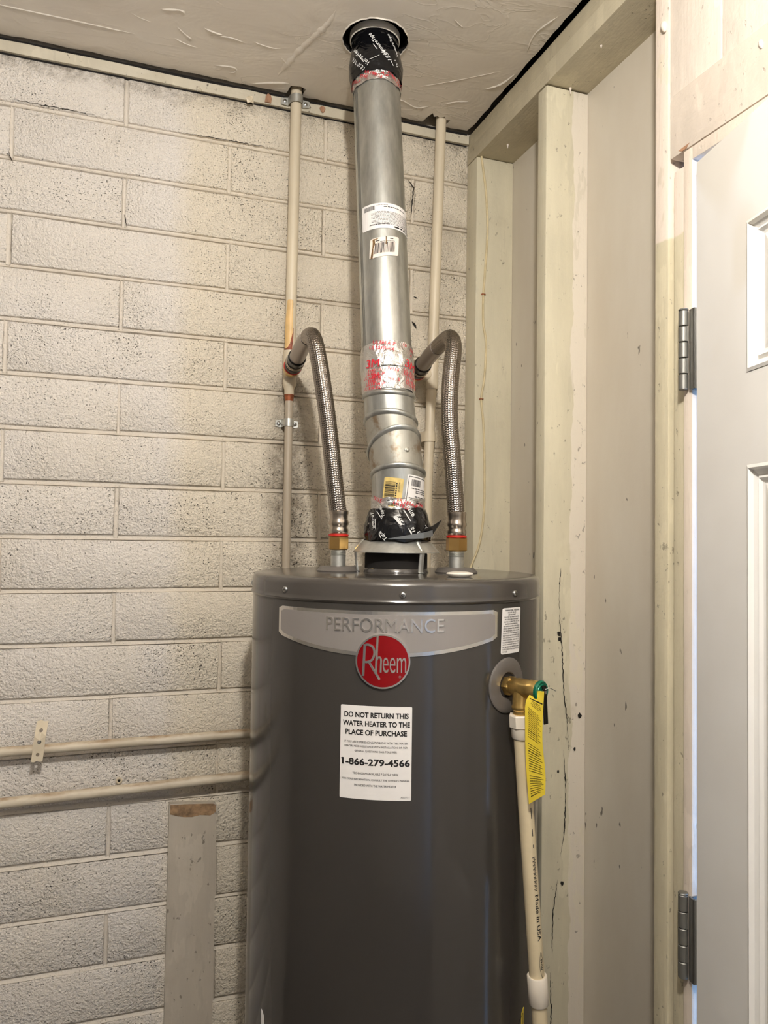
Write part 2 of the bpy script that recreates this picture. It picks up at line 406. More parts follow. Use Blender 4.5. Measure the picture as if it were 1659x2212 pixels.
def put_text(m, s, fn, cu, cv, width=None, height=None, rot=0.0, bold=0.0, res=3, mi=0, h=.0004, thick=0.0, flip=1, align='c', subdiv=False):
    if bold > 0 and 'M' in s:      # heavier strokes without swelling the M shut
        k = (height or width / max(1, len(s)) * 1.2) * min(.035, bold * 1.2)
        for q in (-k, k): put_text(m, s, fn, cu + q * math.cos(rot), cv + q * math.sin(rot), width, height, rot, 0.0, res, mi, h + (q > 0) * .00005, thick, flip, align)
        return
    V, F, (x0, y0, x1, y1) = text_geo(s, bold, res)
    sx = width / (x1 - x0) if width else None; sy = height / (y1 - y0) if height else None
    if sx is None: sx = sy
    if sy is None: sy = sx
    c, sn = math.cos(rot), math.sin(rot)
    ax = {'c': (x0 + x1) / 2, 'l': x0, 'r': x1}[align]
    def place(v, hh):
        x = (v[0] - ax) * sx * flip; y = (v[1] - (y0 + y1) / 2) * sy
        return fn(cu + x * c - y * sn, cv + x * sn + y * c, hh)
    m.add([place(v, h) for v in V], F, mi)
    if thick:
        m.add([place(v, h - thick) for v in V], F, mi)
        from collections import Counter
        ec = Counter()
        for f in F:
            for i in range(len(f)):
                ec[tuple(sorted((f[i], f[(i + 1) % len(f)])))] += 1
        for (a, b), n in ec.items():
            if n == 1: m.add([place(V[a], h), place(V[b], h), place(V[b], h - thick), place(V[a], h - thick)], [(0, 1, 2, 3)], mi)
def quad_strip(m, pts, wd, fn, h=.0004, mi=0):
    """a painted stroke along 2d pts"""
    L = []; R = []
    for i, p in enumerate(pts):
        a = pts[max(i - 1, 0)]; b = pts[min(i + 1, len(pts) - 1)]
        d = math.hypot(b[0] - a[0], b[1] - a[1]) or 1; nx, ny = -(b[1] - a[1]) / d, (b[0] - a[0]) / d
        ww = wd(i / (len(pts) - 1)) if callable(wd) else wd
        L.append(fn(p[0] + nx * ww / 2, p[1] + ny * ww / 2, h)); R.append(fn(p[0] - nx * ww / 2, p[1] - ny * ww / 2, h))
    n = len(pts); m.add(L + R, [(i, i + 1, n + i + 1, n + i) for i in range(n - 1)], mi)
def rect(m, fn, u0, v0, u1, v1, h=.0004, mi=0, n=1):
    vs = []; 
    for i in range(n + 1):
        u = u0 + (u1 - u0) * i / n; vs += [fn(u, v0, h), fn(u, v1, h)]
    m.add(vs, [(2 * i, 2 * i + 2, 2 * i + 3, 2 * i + 1) for i in range(n)], mi)
def sheet(fn, u0, v0, u1, v1, h0, h1, n=16, rad=.003, nv=1):
    """thin rounded rectangle wrapped by fn, with thickness"""
    out = []
    for cx, cy, a0 in ((u1 - rad, v1 - rad, 0), (u0 + rad, v1 - rad, 90), (u0 + rad, v0 + rad, 180), (u1 - rad, v0 + rad, 270)):
        for k in range(5):
            a = math.radians(a0 + 22.5 * k); out.append((cx + rad * math.cos(a), cy + rad * math.sin(a)))
    def dens(loop):
        o = []
        for i, p in enumerate(loop):
            q = loop[(i + 1) % len(loop)]; k = max(1, int(abs(q[0] - p[0]) / max(1e-9, (u1 - u0)) * n))
            for j in range(k): o.append((p[0] + (q[0] - p[0]) * j / k, p[1] + (q[1] - p[1]) * j / k))
        return o
    loop = dens(out)
    # columns: split by u so it bends
    m = MB(); us = [u0 + (u1 - u0) * i / n for i in range(n + 1)]
    def vlim(u):
        d = max(0, u0 + rad - u, u - (u1 - rad)); d = min(d, rad); k = rad - math.sqrt(max(0, rad * rad - d * d)); return v0 + k, v1 - k
    us = sorted(set([u0, u0 + rad * .1, u0 + rad * .35, u0 + rad, u1 - rad, u1 - rad * .35, u1 - rad * .1, u1] + us))
    ring = [[fn(u, vlim(u)[0], h0), fn(u, vlim(u)[1], h0), fn(u, vlim(u)[1], h1), fn(u, vlim(u)[0], h1)] for u in us]
    m.loft(ring, True, True, True); return m
def words(m, fn, u0, u1, v, hgt, mi=0, h=.0004, fill=1.0, center=False, seed=0, jag=True):
    """a line of small illegible print: broken dashes"""
    rnd = random.Random(seed + int(v * 1e5)); L = (u1 - u0) * fill
    u = u0 if not center else (u0 + u1 - L) / 2; end = u + L; au = 1 if u1 > u0 else -1
    while (end - u) * au > 1e-6:
        wl = hgt * rnd.uniform(1.2, 4.5); e = u + au * wl
        if (end - e) * au < 0: e = end
        rect(m, fn, u, v - hgt / 2 * rnd.uniform(.7, 1), e, v + hgt / 2 * rnd.uniform(.7, 1), h, mi); u = e + au * hgt * .8
def barcode(m, fn, u0, v0, u1, v1, n=22, mi=0, vert=True, seed=1, h=.0004):
    rnd = random.Random(seed); t = 0; ws = []
    for i in range(n): ws.append((rnd.choice((1, 1, 2, 3)), rnd.choice((1, 1, 2))))
    tot = sum(a + b for a, b in ws); t = 0
    for a, b in ws:
        f0, f1 = t / tot, (t + a) / tot; t += a + b
        if vert: rect(m, fn, u0 + (u1 - u0) * f0, v0, u0 + (u1 - u0) * f1, v1, h, mi)
        else: rect(m, fn, u0, v0 + (v1 - v0) * f0, u1, v0 + (v1 - v0) * f1, h, mi, 2)

ZC = 2.477          # ceiling
# ================================================================== STRUCTURE
# ---- floor
o = beam('floor', (-2.35, -3.2, -.1), (.35, .25, 0), M['floor'], bevel=0); tag(o, 'grey concrete floor under the water heater', kind='structure')
# ---- back wall of painted blocks
P_ = .1016; Z9 = 1.542; XA = -.739; HP = .2022; JT = .0100; JH = .0064
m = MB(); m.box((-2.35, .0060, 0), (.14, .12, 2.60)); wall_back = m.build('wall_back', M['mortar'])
tag(wall_back, 'painted concrete block wall with mortar joints behind the heater', kind='structure')
def block_mesh(L, H, seed):
    rnd = random.Random(seed); j = lambda s: rnd.uniform(-s, s)
    n = 3; loop = []
    for i in range(n): loop.append((-L / 2 + L * i / n, -H / 2))
    loop.append((L / 2, -H / 2)); loop.append((L / 2, 0))
    for i in range(n): loop.append((L / 2 - L * i / n, H / 2))
    loop.append((-L / 2, H / 2)); loop.append((-L / 2, 0))
    loop = [(x + j(.0012), z + j(.0012)) for x, z in loop]
    def ins(d, y, s=0): return [Vector((x - math.copysign(min(d, abs(x)), x) if abs(abs(x) - L / 2) < .004 else x, y + j(s), z - math.copysign(d, z) if abs(z) > .01 else z)) for x, z in loop]
    mm = MB(); mm.loft([ins(0, .02), ins(0, .0030), ins(.0008, .0008, .0003), ins(.0026, 0.0, .0002)], True, True, True)
    me = bpy.data.meshes.new('block'); me.from_pydata(mm.v, [], mm.f); me.materials.append(M['block'])
    bm = bmesh.new(); bm.from_mesh(me); bmesh.ops.recalc_face_normals(bm, faces=bm.faces); bm.to_mesh(me); bm.free()
    me.polygons.foreach_set('use_smooth', [True] * len(me.polygons)); me.set_sharp_from_angle(angle=math.radians(50)); return me
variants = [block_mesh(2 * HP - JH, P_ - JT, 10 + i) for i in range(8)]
cut_cache = {}
for k in range(1, 25):
    zt = Z9 + (9 - (k - 1)) * P_; zb = zt - P_; zc = (zt + zb) / 2
    x0 = XA if k % 2 else XA + HP
    xs = [x0 + 2 * HP * i for i in range(-5, 4)]
    for a, b in zip(xs, xs[1:]):
        if b < -2.3 or a > .09: continue
        bb = min(b, .12)
        L = bb - a - JH
        if L < .03: continue
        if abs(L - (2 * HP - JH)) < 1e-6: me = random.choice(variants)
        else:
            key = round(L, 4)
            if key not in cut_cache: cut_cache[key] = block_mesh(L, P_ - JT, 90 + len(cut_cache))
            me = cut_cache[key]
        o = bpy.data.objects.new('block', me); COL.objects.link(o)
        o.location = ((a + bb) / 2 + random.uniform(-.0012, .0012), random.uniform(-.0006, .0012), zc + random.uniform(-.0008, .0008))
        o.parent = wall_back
# head joints between neighbouring blocks, slightly hollow
for k in range(1, 25):
    zt = Z9 + (9 - (k - 1)) * P_; zb = zt - P_; x0 = XA if k % 2 else XA + HP
    for xj in [x0 + 2 * HP * i for i in range(-4, 4)]:
        if xj < -2.2 or xj > .05: continue
        mm = MB(); w2 = JH / 2 + .0006; rg = []
        for i in range(7):
            z = zb + (zt - zb) * i / 6; q = lambda a: random.uniform(-a, a); dd = .0036 + q(.0008)
            rg.append([Vector((xj - w2, .0065, z)), Vector((xj - w2 + q(.0006), .0012, z)), Vector((xj - w2 * .35 + q(.0006), dd, z)), Vector((xj + w2 * .35 + q(.0006), dd + .0004, z)), Vector((xj + w2 + q(.0006), .0012, z)), Vector((xj + w2, .0065, z))])
        mm.loft(rg, True, True, True); mm.build('head_joint', M['mortar'], wall_back, smooth=70)
# struck mortar: each bed joint slopes from deep under the block above to flush with the block below
for k in range(0, 25):
    zj = Z9 + (9 - k) * P_; mm = MB(); rg = []; n = 110
    for i in range(n + 1):
        x = -2.3 + 2.42 * i / n; q = lambda s, f: s * mnoise.noise(Vector((x * f, k * 3.1, s * 900)))
        zt = zj + JT / 2 + .0006; zb = zj - JT / 2 - .0008
        rg.append([Vector((x, .0065, zt)), Vector((x, .0060 + q(.0010, 22), zj + JT * .14 + q(.0016, 31))), Vector((x, .0004 + q(.0010, 40), zb + .0022 + q(.0012, 27))), Vector((x, .0065, zb))])
    mm.loft(rg, True, True, True); mm.build('bed_joint', M['mortar'], wall_back, smooth=70)
def crack(name, pts, wd, parent, fn, mat='dark', seed=0):
    rnd = random.Random(seed); P = []
    for (a, b) in zip(pts, pts[1:]):
        n = max(2, int(math.hypot(b[0] - a[0], b[1] - a[1]) / .004))
        for i in range(n): P.append((a[0] + (b[0] - a[0]) * i / n + rnd.uniform(-.0009, .0009), a[1] + (b[1] - a[1]) * i / n + rnd.uniform(-.0009, .0009)))
    P.append(pts[-1]); mm = MB()
    ws = [wd * (.75 + .5 * mnoise.noise(Vector((i * .35, seed * 7.7, 0)))) * rnd.uniform(.8, 1.2) * min(1, .15 + 4 * min(i, len(P) - 1 - i) / len(P)) for i in range(len(P))]
    quad_strip(mm, P, lambda t: ws[int(round(t * (len(P) - 1)))], fn, 0)
    return mm.build(name, M[mat], parent)
fw = lambda u, v, h: Vector((u, -.0016 - h, v))
crack('crack', [(-.1455, 2.347), (-.1309, 2.3316), (-.1337, 2.2945), (-.1366, 2.2626)], .0030, wall_back, fw, seed=1)
crack('crack', [(-.949, 2.3638), (-.8837, 2.363), (-.797, 2.3624), (-.79, 2.3546)], .0015, wall_back, fw, seed=2)
crack('crack', [(-.64, 2.3588), (-.534, 2.3608), (-.467, 2.3616), (-.452, 2.3525)], .0015, wall_back, fw, seed=3)
crack('crack', [(-.945, 2.265), (-.943, 2.252), (-.938, 2.245)], .0025, wall_back, fw, seed=4)
crack('crack', [(-.739, 2.175), (-.7345, 2.160), (-.733, 2.150)], .0025, wall_back, fw, seed=5)
crack('crack', [(-.128, 2.085), (-.118, 2.083)], .005, wall_back, fw, seed=6)
crack('crack', [(-.131, 2.03), (-.122, 2.02), (-.12, 2.015)], .006, wall_back, fw, seed=7)
# ---- ledger strip under the ceiling
m = MB(); n = 60; rr = []
for i in range(n + 1):
    x = -2.3 + 2.3 * i / n; j = lambda s: random.uniform(-s, s)
    rr.append([Vector((x, .001, 2.449 + j(.0006))), Vector((x, -.0085 + j(.0008), 2.4485 + j(.0008))), Vector((x, -.0100 + j(.0008), 2.468 + j(.0012))), Vector((x, .001, 2.4695))])
m.loft(rr, True, True, True); trim1 = m.build('trim_1', M['ledger']); tag(trim1, 'thin painted wooden ledger strip along the top of the block wall', kind='structure')
def flake(c, s, parent, mat, seed):
    rnd = random.Random(seed); mm = MB(); L = [Vector((c[0] + s * rnd.uniform(.5, 1) * math.cos(a), c[1] + rnd.uniform(-.004, .002), c[2] + s * 1.3 * rnd.uniform(.5, 1) * math.sin(a))) for a in [i * math.pi / 4 for i in range(8)]]
    mm.loft([L, [v + Vector((.001, .0012, 0)) for v in L]], True, True, True); return mm.build('paint_flake', mat, parent)
mm = MB(); mm.box((-2.3, -.0022, 2.4692), (-.002, .004, 2.4772)); mm.box((-2.3, -.0015, 2.4462), (-.002, .004, 2.4492)); mm.build('dark_strip', M['dark'], wall_back)  # dark filler in the gap above the ledger; plain dark strip along its underside
flake((-.499, -.014, 2.448), .011, trim1, M['pipe_paint'], 1); flake((-.602, -.012, 2.449), .006, trim1, M['ledger'], 2)
flake((-.345, -.0118, 2.461), .008, trim1, M['raw_wood'], 3); flake((-.462, -.0118, 2.459), .010, trim1, M['raw_wood'], 4)
# ---- ceiling with ragged holes
vent_hole = circle(-.304, -.240, .0605, 64, .022)
edge_r = [(-.0045 + random.uniform(-.0015, .002), -3.2 + 3.185 * i / 160) for i in range(160)]
edge_b = []
for i in range(120):
    x = -.008 - 2.34 * i / 120
    if -.118 < x < -.060 or -.426 < x < -.388: continue
    edge_b.append((x, -.0135 + random.uniform(-.0022, .0022)))
edge_b += [(-.062, -.013), (-.061, -.040), (-.073, -.036), (-.078, -.050), (-.086, -.041), (-.094, -.046), (-.100, -.041), (-.108, -.053), (-.113, -.038), (-.117, -.014)]
edge_b += [(-.390, -.013), (-.389, -.042), (-.402, -.047), (-.421, -.043), (-.424, -.014)]
# keep the two pipe notches in walking order along the wall
edge_b = sorted([p for p in edge_b if p[0] > -.060], key=lambda p: -p[0]) + edge_b[-15:-5] + sorted([p for p in edge_b[:-15] if -.388 <= p[0] <= -.118], key=lambda p: -p[0]) + edge_b[-5:] + sorted([p for p in edge_b[:-15] if p[0] < -.426], key=lambda p: -p[0])
m = plate([(-2.35, -3.2)] + edge_r + edge_b + [(-2.35, -.0135)], [vent_hole], lambda u, v, h: Vector((u, v, h)), ZC, ZC + .014, 0, 1)
ceiling = m.build('ceiling', [M['ceiling'], M['dark']]); tag(ceiling, 'painted plaster ceiling with ragged holes around the pipes', kind='structure')
m = MB(); m.box((-2.4, -3.3, 2.62), (.4, .26, 2.66)); m.build('sky_shield_top', M['dark'], ceiling)  # dark top and sides added above the ceiling to block sky light
m = MB(); m.box((-2.4, -3.3, 2.49), (-2.36, .26, 2.62)); m.box((.3, -3.3, 2.49), (.4, .26, 2.62)); m.box((-2.4, .122, 2.49), (.4, .2, 2.62)); m.box((-2.4, -3.3, 2.49), (.4, -3.22, 2.62)); m.build('sky_shield_side', M['dark'], ceiling)
m = MB(); n = 34   # broken plaster lip of the flue hole
m.loft([[Vector((x + (x + .304) * k, y + (y + .24) * k, ZC - d + random.uniform(-.0006, .0006))) for x, y in vent_hole] for k, d in ((.0, -.001), (.004, .0012), (.020, .0016), (.050, -.0006))], True); m.build('hole_lip', M['ceiling'], ceiling, smooth=60)
def ridge(pts, wd, ht, seed):
    rnd = random.Random(seed); P = resample(spline([(x, y, 0) for x, y in pts], 8), .006); mm = MB(); rg = []
    for i, (p, x, y) in enumerate(frames(P)):
        d = (P[min(i + 1, len(P) - 1)] - P[max(0, i - 1)]).normalized(); nn = Vector((-d.y, d.x, 0)); k = min(1, 5 * min(i, len(P) - 1 - i) / len(P) + .05) * rnd.uniform(.7, 1.2)
        z = ZC + .0004
        rg.append([p + nn * wd * k + Vector((0, 0, z)), p + nn * wd * .3 * k + Vector((0, 0, z - ht * k)), p - nn * wd * .3 * k + Vector((0, 0, z - ht * k)), p - nn * wd * k + Vector((0, 0, z))])
    mm.loft(rg, True, True, True); return mm.build('plaster_ridge', M['ceiling'], ceiling, smooth=70)
for i, (pts, wd, ht) in enumerate([
    ([(-.99, -.098), (-.86, -.100), (-.72, -.1005)], .0022, .0022), ([(-1.3, -.09), (-1.12, -.095), (-.99, -.098)], .002, .002),
    ([(-.185, -.124), (-.11, -.18), (-.028, -.249)], .0014, .0014),
    ([(-.688, -.186), (-.653, -.196), (-.645, -.188)], .003, .003), ([(-.658, -.151), (-.64, -.132), (-.6265, -.122)], .0022, .0024),
    ([(-.61, -.163), (-.59, -.157), (-.575, -.155)], .002, .0026), ([(-.60, -.145), (-.565, -.152), (-.549, -.151), (-.53, -.146)], .002, .0022),
    ([(-.52, -.158), (-.506, -.153), (-.48, -.15), (-.462, -.155)], .0018, .002), ([(-.58, -.057), (-.541, -.064), (-.535, -.05), (-.548, -.043)], .0024, .0026),
    ([(-.46, -.128), (-.45, -.118), (-.443, -.108)], .0018, .002), ([(-.395, -.30), (-.40, -.25), (-.43, -.16), (-.455, -.06)], .009, .0026),
    ([(-.192, -.345), (-.18, -.337), (-.166, -.329)], .0012, .0014),
    ([(-.50, -.02), (-.47, -.035), (-.445, -.045), (-.425, -.05)], .004, .003), ([(-.22, -.07), (-.19, -.075), (-.15, -.06), (-.12, -.08)], .003, .002),
    ([(-.10, -.09), (-.08, -.11), (-.055, -.12)], .003, .002), ([(-.045, -.17), (-.02, -.2), (-.01, -.24)], .003, .003), ([(-.02, -.30), (-.035, -.36), (-.02, -.42)], .003, .002),
    ([(-.66, -.115), (-.635, -.104), (-.61, -.10)], .0015, .0018), ([(-.74, -.16), (-.72, -.15), (-.70, -.145)], .001, .0012)]): ridge(pts, wd * .85, ht * .85, i)

# ---- right wall: sheathing, studs, plates
PX = .0915
def hole_free(name, a, b, mat, parent=None): return beam(name, a, b, mat, parent, bevel=0)
m = MB(); m.box((PX, -.66, 0), (PX + .02, .005, 2.42)); m.box((PX + .031, -3.2, 2.40), (PX + .05, .12, 2.62)); wall_right = m.build('wall_right', M['panel']); tag(wall_right, 'flat painted sheathing panels behind the open studs beside the door', kind='structure')  # second box is an unseen strip added behind the plates to block sky light
beam('stud', (0, -.052, 0), (PX, -.001, 2.4014), M['wood_cream'], wall_right, .003)
beam('stud', (0, -.343, 0), (PX, -.312, 2.3995), M['wood_mid'], wall_right, .003)
beam('stud', (-.001, -.677, 0), (PX + .02, -.648, 2.42), M['wood_door'], wall_right, .003)
beam('top_plate', (-.0005, -.646, 2.402), (PX + .03, -.001, 2.4385), M['wood_plate'], wall_right, .002)
beam('top_plate', (.0015, -3.0, 2.4395), (PX + .03, -.001, 2.4700), M['wood_plate'], wall_right, .002)
mm = MB(); mm.box((.010, -3.0, 2.4698), (.02, -.002, 2.4772)); mm.build('dark_strip', M['dark'], wall_right)  # dark filler in the open gap between plate and ceiling
# slivers and drips hanging from the plate
for i, (y, z, L) in enumerate(((-.345, 2.404, .016), (-.12, 2.404, .012), (-.47, 2.404, .008))):
    mm = MB(); mm.lathe([(.0035, 0), (.002, -L * .4), (.0004, -L)], (.05 - i * .01, y, z), (.1, .2, 1), 8, True, True); mm.build('paint_drip', M['wood_pink'], wall_right, smooth=50)
fs = lambda u, v, h: Vector((u, -.3438 - h, v))
stud_mid = [c for c in wall_right.children if c.name == 'stud.001'][0]
crack('crack', [(.0327, 1.4527), (.0361, 1.3848), (.0403, 1.3423), (.0448, 1.2659), (.052, 1.2148), (.0553, 1.168)], .0022, stud_mid, fs, seed=11)
crack('crack', [(.0445, 1.1648), (.0498, 1.0972), (.0474, 1.0137), (.0389, .9731)], .0022, stud_mid, fs, seed=12)
crack('crack', [(.0334, .9323), (.0241, .8757), (.0227, .80)], .0024, stud_mid, fs, seed=13)
crack('crack', [(.0191, .7696), (.0215, .7036), (.02, .62), (.024, .5)], .003, stud_mid, fs, seed=14)
crack('crack', [(.036, 1.50), (.033, 1.453)], .0018, stud_mid, fs, seed=15)
for i, (x, z, s) in enumerate(((.0335, 1.377, .0055), (.0345, 1.368, .004), (.078, 1.225, .005), (.033, 1.127, .003), (.068, 1.165, .003), (.043, .925, .004))):
    mm = MB(); mm.add([fs(x + s * math.cos(a) * random.uniform(.6, 1.1), z + s * math.sin(a) * random.uniform(.6, 1.4), 0) for a in [k * math.pi / 4 for k in range(8)]], [tuple(range(8))]); mm.build('gouge', M['dark'], stud_mid)
# wall beyond and above the door
beam('board', (.001, -.7765, 2.188), (.03, -.6785, 2.437), M['wood_pink'], wall_right, .0012)
for i in range(8): beam('board', (.0015, -.7785 - .11 * (i + 1) + .002, 2.188), (.03, -.7785 - .11 * i, 2.437), M['wood_pink'], wall_right, .0012)
beam('header_board', (-.003, -1.62, 2.0955), (.09, -.683, 2.1865), M['wood_header'], wall_right, .003)
hole_free('sheathing', (.03, -1.62, 2.19), (.11, -.66, 2.44), M['plain_wall'], wall_right)
hole_free('sheathing', (0, -3.0, 0), (.11, -1.523, 2.44), M['plain_wall'], wall_right)
mm = MB(); mm.add([(-.0034, -.700, 2.1005), (-.0034, -.722, 2.1015), (-.0034, -.716, 2.0965), (-.0034, -.708, 2.0962), (.004, -.70, 2.1005), (.004, -.722, 2.1015), (.004, -.716, 2.0965), (.004, -.708, 2.0962)], [(0, 1, 2, 3), (7, 6, 5, 4), (0, 4, 5, 1), (1, 5, 6, 2), (2, 6, 7, 3), (3, 7, 4, 0)]); mm.build('bare_chip', M['raw_wood'], wall_right)
for (y, z, s) in ((-.668, 2.305, .010), (-.845, 2.168, .007)):
    mm = MB(); mm.lathe([(.0005, .004), (s * .45, 0), (s * .55, -s * .6), (s * .3, -s * 1.4), (.0003, -s * 1.6)], (-.002, y, z), (.1, .3, 1), 10, True, True); mm.build('paint_drip', M['wood_pink'], wall_right, smooth=60)
# ---- door frame
m = MB(); m.box((.003, -.7085, 0), (.1, -.684, 2.078)); trim2 = m.build('trim_2', M['wood_door'], bevel=.002); tag(trim2, 'narrow trimmer strip between the door stud and the jamb', kind='structure')
m = MB(); m.box((-.002, -.7262, 0), (.12, -.7095, 2.0945)); m.box((-.002, -1.52, 2.0765), (.12, -.7262, 2.0945)); m.box((-.002, -1.523, 0), (.12, -1.505, 2.0945))
trim3 = m.build('trim_3', M['wood_jamb'], bevel=.0012); tag(trim3, 'pale pink painted door jamb with narrow head piece', kind='structure')
# ---- door, ajar
PIN = Vector((-.006, -.7175, 0)); TH = math.radians(-12)
DM = Matrix.Translation(PIN) @ Matrix.Rotation(TH, 4, 'Z') @ Matrix.Translation(-PIN)
Y0 = -.7365; DW = .762; DT = 2.066
m = MB()
def fd(u, v, h): return DM @ Vector((-h, Y0 - u, v))
panels = [(.113, 1.7545, .335, 1.938), (.427, 1.7545, .649, 1.938), (.113, .90, .335, 1.6425), (.427, .90, .649, 1.6425), (.113, .2, .335, .79), (.427, .2, .649, .79)]
V, F = fill2d([(0, .006), (DW, .006), (DW, DT), (0, DT)], [[(a, b), (c, b), (c, d), (a, d)] for a, b, c, d in panels])
m.add([fd(u, v, 0) for u, v in V], F); m.add([fd(u, v, -.0345) for u, v in V], F)
L = [(0, .006), (DW, .006), (DW, DT), (0, DT)]
m.add([fd(u, v, 0) for u, v in L] + [fd(u, v, -.0345) for u, v in L], [(i, (i + 1) % 4, 4 + (i + 1) % 4, 4 + i) for i in range(4)])
door = m.build('door_1', M['door']); tag(door, 'white panelled door standing ajar with steel hinges', kind='structure')
for a, b, c, d in panels:
    mm = MB(); rg = []
    for ins, hh in ((0, .0008), (.004, .0022), (.0065, -.0035), (.0125, -.0065), (.0165, -.0035), (.020, -.007), (.0235, -.0078), (.043, -.0015)):
        rg.append([fd(a + ins, b + ins, hh), fd(c - ins, b + ins, hh), fd(c - ins, d - ins, hh), fd(a + ins, d - ins, hh)])
    mm.loft(rg, True, False, True); mm.loft([[fd(a, b, -.0345), fd(c, b, -.0345), fd(c, d, -.0345), fd(a, d, -.0345)]], True, True, False)
    mm.build('raised_panel', M['door'], door)
for z0, z1 in ((1.757, 1.867), (.967, 1.077)):
    h = MB(); H = (z1 - z0)
    h.box((-.0045, -.7365, z0), (-.0015, -.7245, z1), mat=DM); h.box((-.0045, -.7365, z0), (.026, -.7338, z1), mat=DM)
    hinge = h.build('hinge', M['hinge'], door, bevel=.0006)
    for k in range(5):
        a, b = z0 + H * k / 5 + .0005, z0 + H * (k + 1) / 5 - .0005
        kn = MB(); kn.lathe([(.0058, 0), (.0066, .0008), (.0066, b - a - .0008), (.0058, b - a)], (PIN.x - .003, PIN.y, a), (0, 0, 1), 18, True, True)
        if k % 2: kn.box((-.0085, -.7255, a), (-.006, -.718, b), mat=DM)
        kn.build('knuckle', M['hinge'], hinge, smooth=40)
    pn = MB(); pn.lathe([(.0062, 0), (.0068, .001), (.006, .0025), (.002, .0032)], (PIN.x - .003, PIN.y, z1), (0, 0, 1), 16, True, True); pn.build('pin', M['hinge'], hinge, smooth=40)
    lf = MB(); lf.box((-.002, -.7285, z0), (.03, -.7265, z1)); lf.build('jamb_leaf', M['hinge'], hinge)
# ---- room behind the camera
o = hole_free('wall_left', (-2.45, -3.2, 0), (-2.35, .12, 2.6), M['plain_wall']); tag(o, 'plain painted side wall out of view', kind='structure')
o = hole_free('wall_front', (-2.45, -3.3, 0), (.35, -3.2, 2.6), M['front_wall']); tag(o, 'plain painted wall behind the viewer', kind='structure')
# ceiling lamp (above the camera)
lamp = thing('ceiling_lamp', (LAMP_POS.x, LAMP_POS.y, ZC), 'bare bulb ceiling lamp in a white porcelain holder', 'lamp')
mm = MB(); mm.lathe([(.055, 0), (.055, -.008), (.03, -.026), (.021, -.05)], (LAMP_POS.x, LAMP_POS.y, ZC - .0005), (0, 0, 1), 24, True, True); mm.build('lamp_holder', M['white_plastic'], lamp, smooth=40)
mb, tb, bb_ = new_mat('lit_bulb'); bb_.inputs['Emission Color'].default_value = (*LAMP_COLOR, 1); bb_.inputs['Emission Strength'].default_value = LAMP_STRENGTH; bb_.inputs['Base Color'].default_value = (1, .95, .85, 1)
mm = MB(); mm.lathe([(.013, .047)] + [(.030 * math.sin(a), -.030 * math.cos(a) * -1) for a in [math.radians(x) for x in (40, 60, 80, 100, 120, 140, 160, 174)]], LAMP_POS - Vector((0, 0, .008)), (0, 0, 1), 16, True, True); mm.build('bulb', mb, lamp, smooth=60)

# ================================================================== WATER HEATER
AX = Vector((-.286, -.339, 0)); RH = .24
FR = Vector((-.3472, -.9378, 0)); RT = Vector((.9378, -.3472, 0))
def hc(s, z, h=0.0):
    a = s / RH; return AX + (FR * math.cos(a) + RT * math.sin(a)) * (RH + h) + Vector((0, 0, z))
heater = thing('water_heater', AX, 'tall dark grey cylindrical gas water heater with round red emblem', 'water heater')
m = MB(); m.lathe([(.225, .03), (.24, .034), (.24, 1.452), (.2395, 1.4575)], AX, (0, 0, 1), 160, True, False); m.build('jacket', M['heater'], heater, smooth=40)
m = MB(); m.lathe([(.238, 1.455), (.2418, 1.4575), (.2430, 1.4600), (.2418, 1.4628), (.2412, 1.466), (.2412, 1.4805), (.2392, 1.4868), (.2345, 1.4902), (.228, 1.4912), (.05, 1.4912)], AX, (0, 0, 1), 160, False, True); lid = m.build('lid', M['lid'], heater, smooth=40)
m = MB(); m.lathe([(.17, 0), (.235, .0), (.235, .03), (.22, .032)], AX, (0, 0, 1), 64, True, True); m.build('base_ring', M['heater'], heater, smooth=40)
for s, z in ((-.1779, 1.4712), (.0099, 1.4702), (.1977, 1.4695), (-.36, 1.4705), (.37, 1.4705)):
    n_ = (hc(s, z) - AX - Vector((0, 0, z))).normalized(); mm = MB(); mm.lathe([(.0046, .0), (.0048, .0012), (.0036, .0026), (.0015, .0032)], hc(s, z, .0012), n_, 14, True, True)
    sc = mm.build('screw', M['screw'], heater, smooth=50)
    x, y = perp(n_); sl = MB(); c = hc(s, z, .0044)
    for d in (x, y): sl.loft([[c - d * .0026 + (y if d is x else x) * .0005, c - d * .0026 - (y if d is x else x) * .0005], [c + d * .0026 + (y if d is x else x) * .0005, c + d * .0026 - (y if d is x else x) * .0005]], False)
    sl.build('screw_slot', M['dark'], sc)
NIPL = Vector((-.379, -.3047, 0)); NIPR = Vector((-.189, -.3732, 0)); ZL = 1.4912
for c in (NIPL, NIPR):
    mm = MB(); mm.lathe([(.036, 0), (.0365, .0015), (.030, .0085), (.019, .0092), (.0145, .008)], c + Vector((0, 0, ZL)), (0, 0, 1), 40, True, False); mm.build('nipple_grommet', M['plastic_grey'], heater, smooth=35)
    mm = MB(); pr = [(.0128, 0), (.0128, .027)]
    for i in range(6): pr += [(.0133, .0275 + i * .0012), (.0124, .0281 + i * .0012)]
    mm.lathe(pr + [(.0122, .037)], c + Vector((0, 0, ZL)), (0, 0, 1), 24, True, True); mm.build('nipple', M['zinc'], heater, smooth=30)
mm = MB(); mm.lathe([(.005, 0), (.005, .0015), (.0035, .003)], (-.352, -.326, ZL), (0, 0, 1), 12, True, True); mm.build('screw', M['screw'], heater, smooth=40)
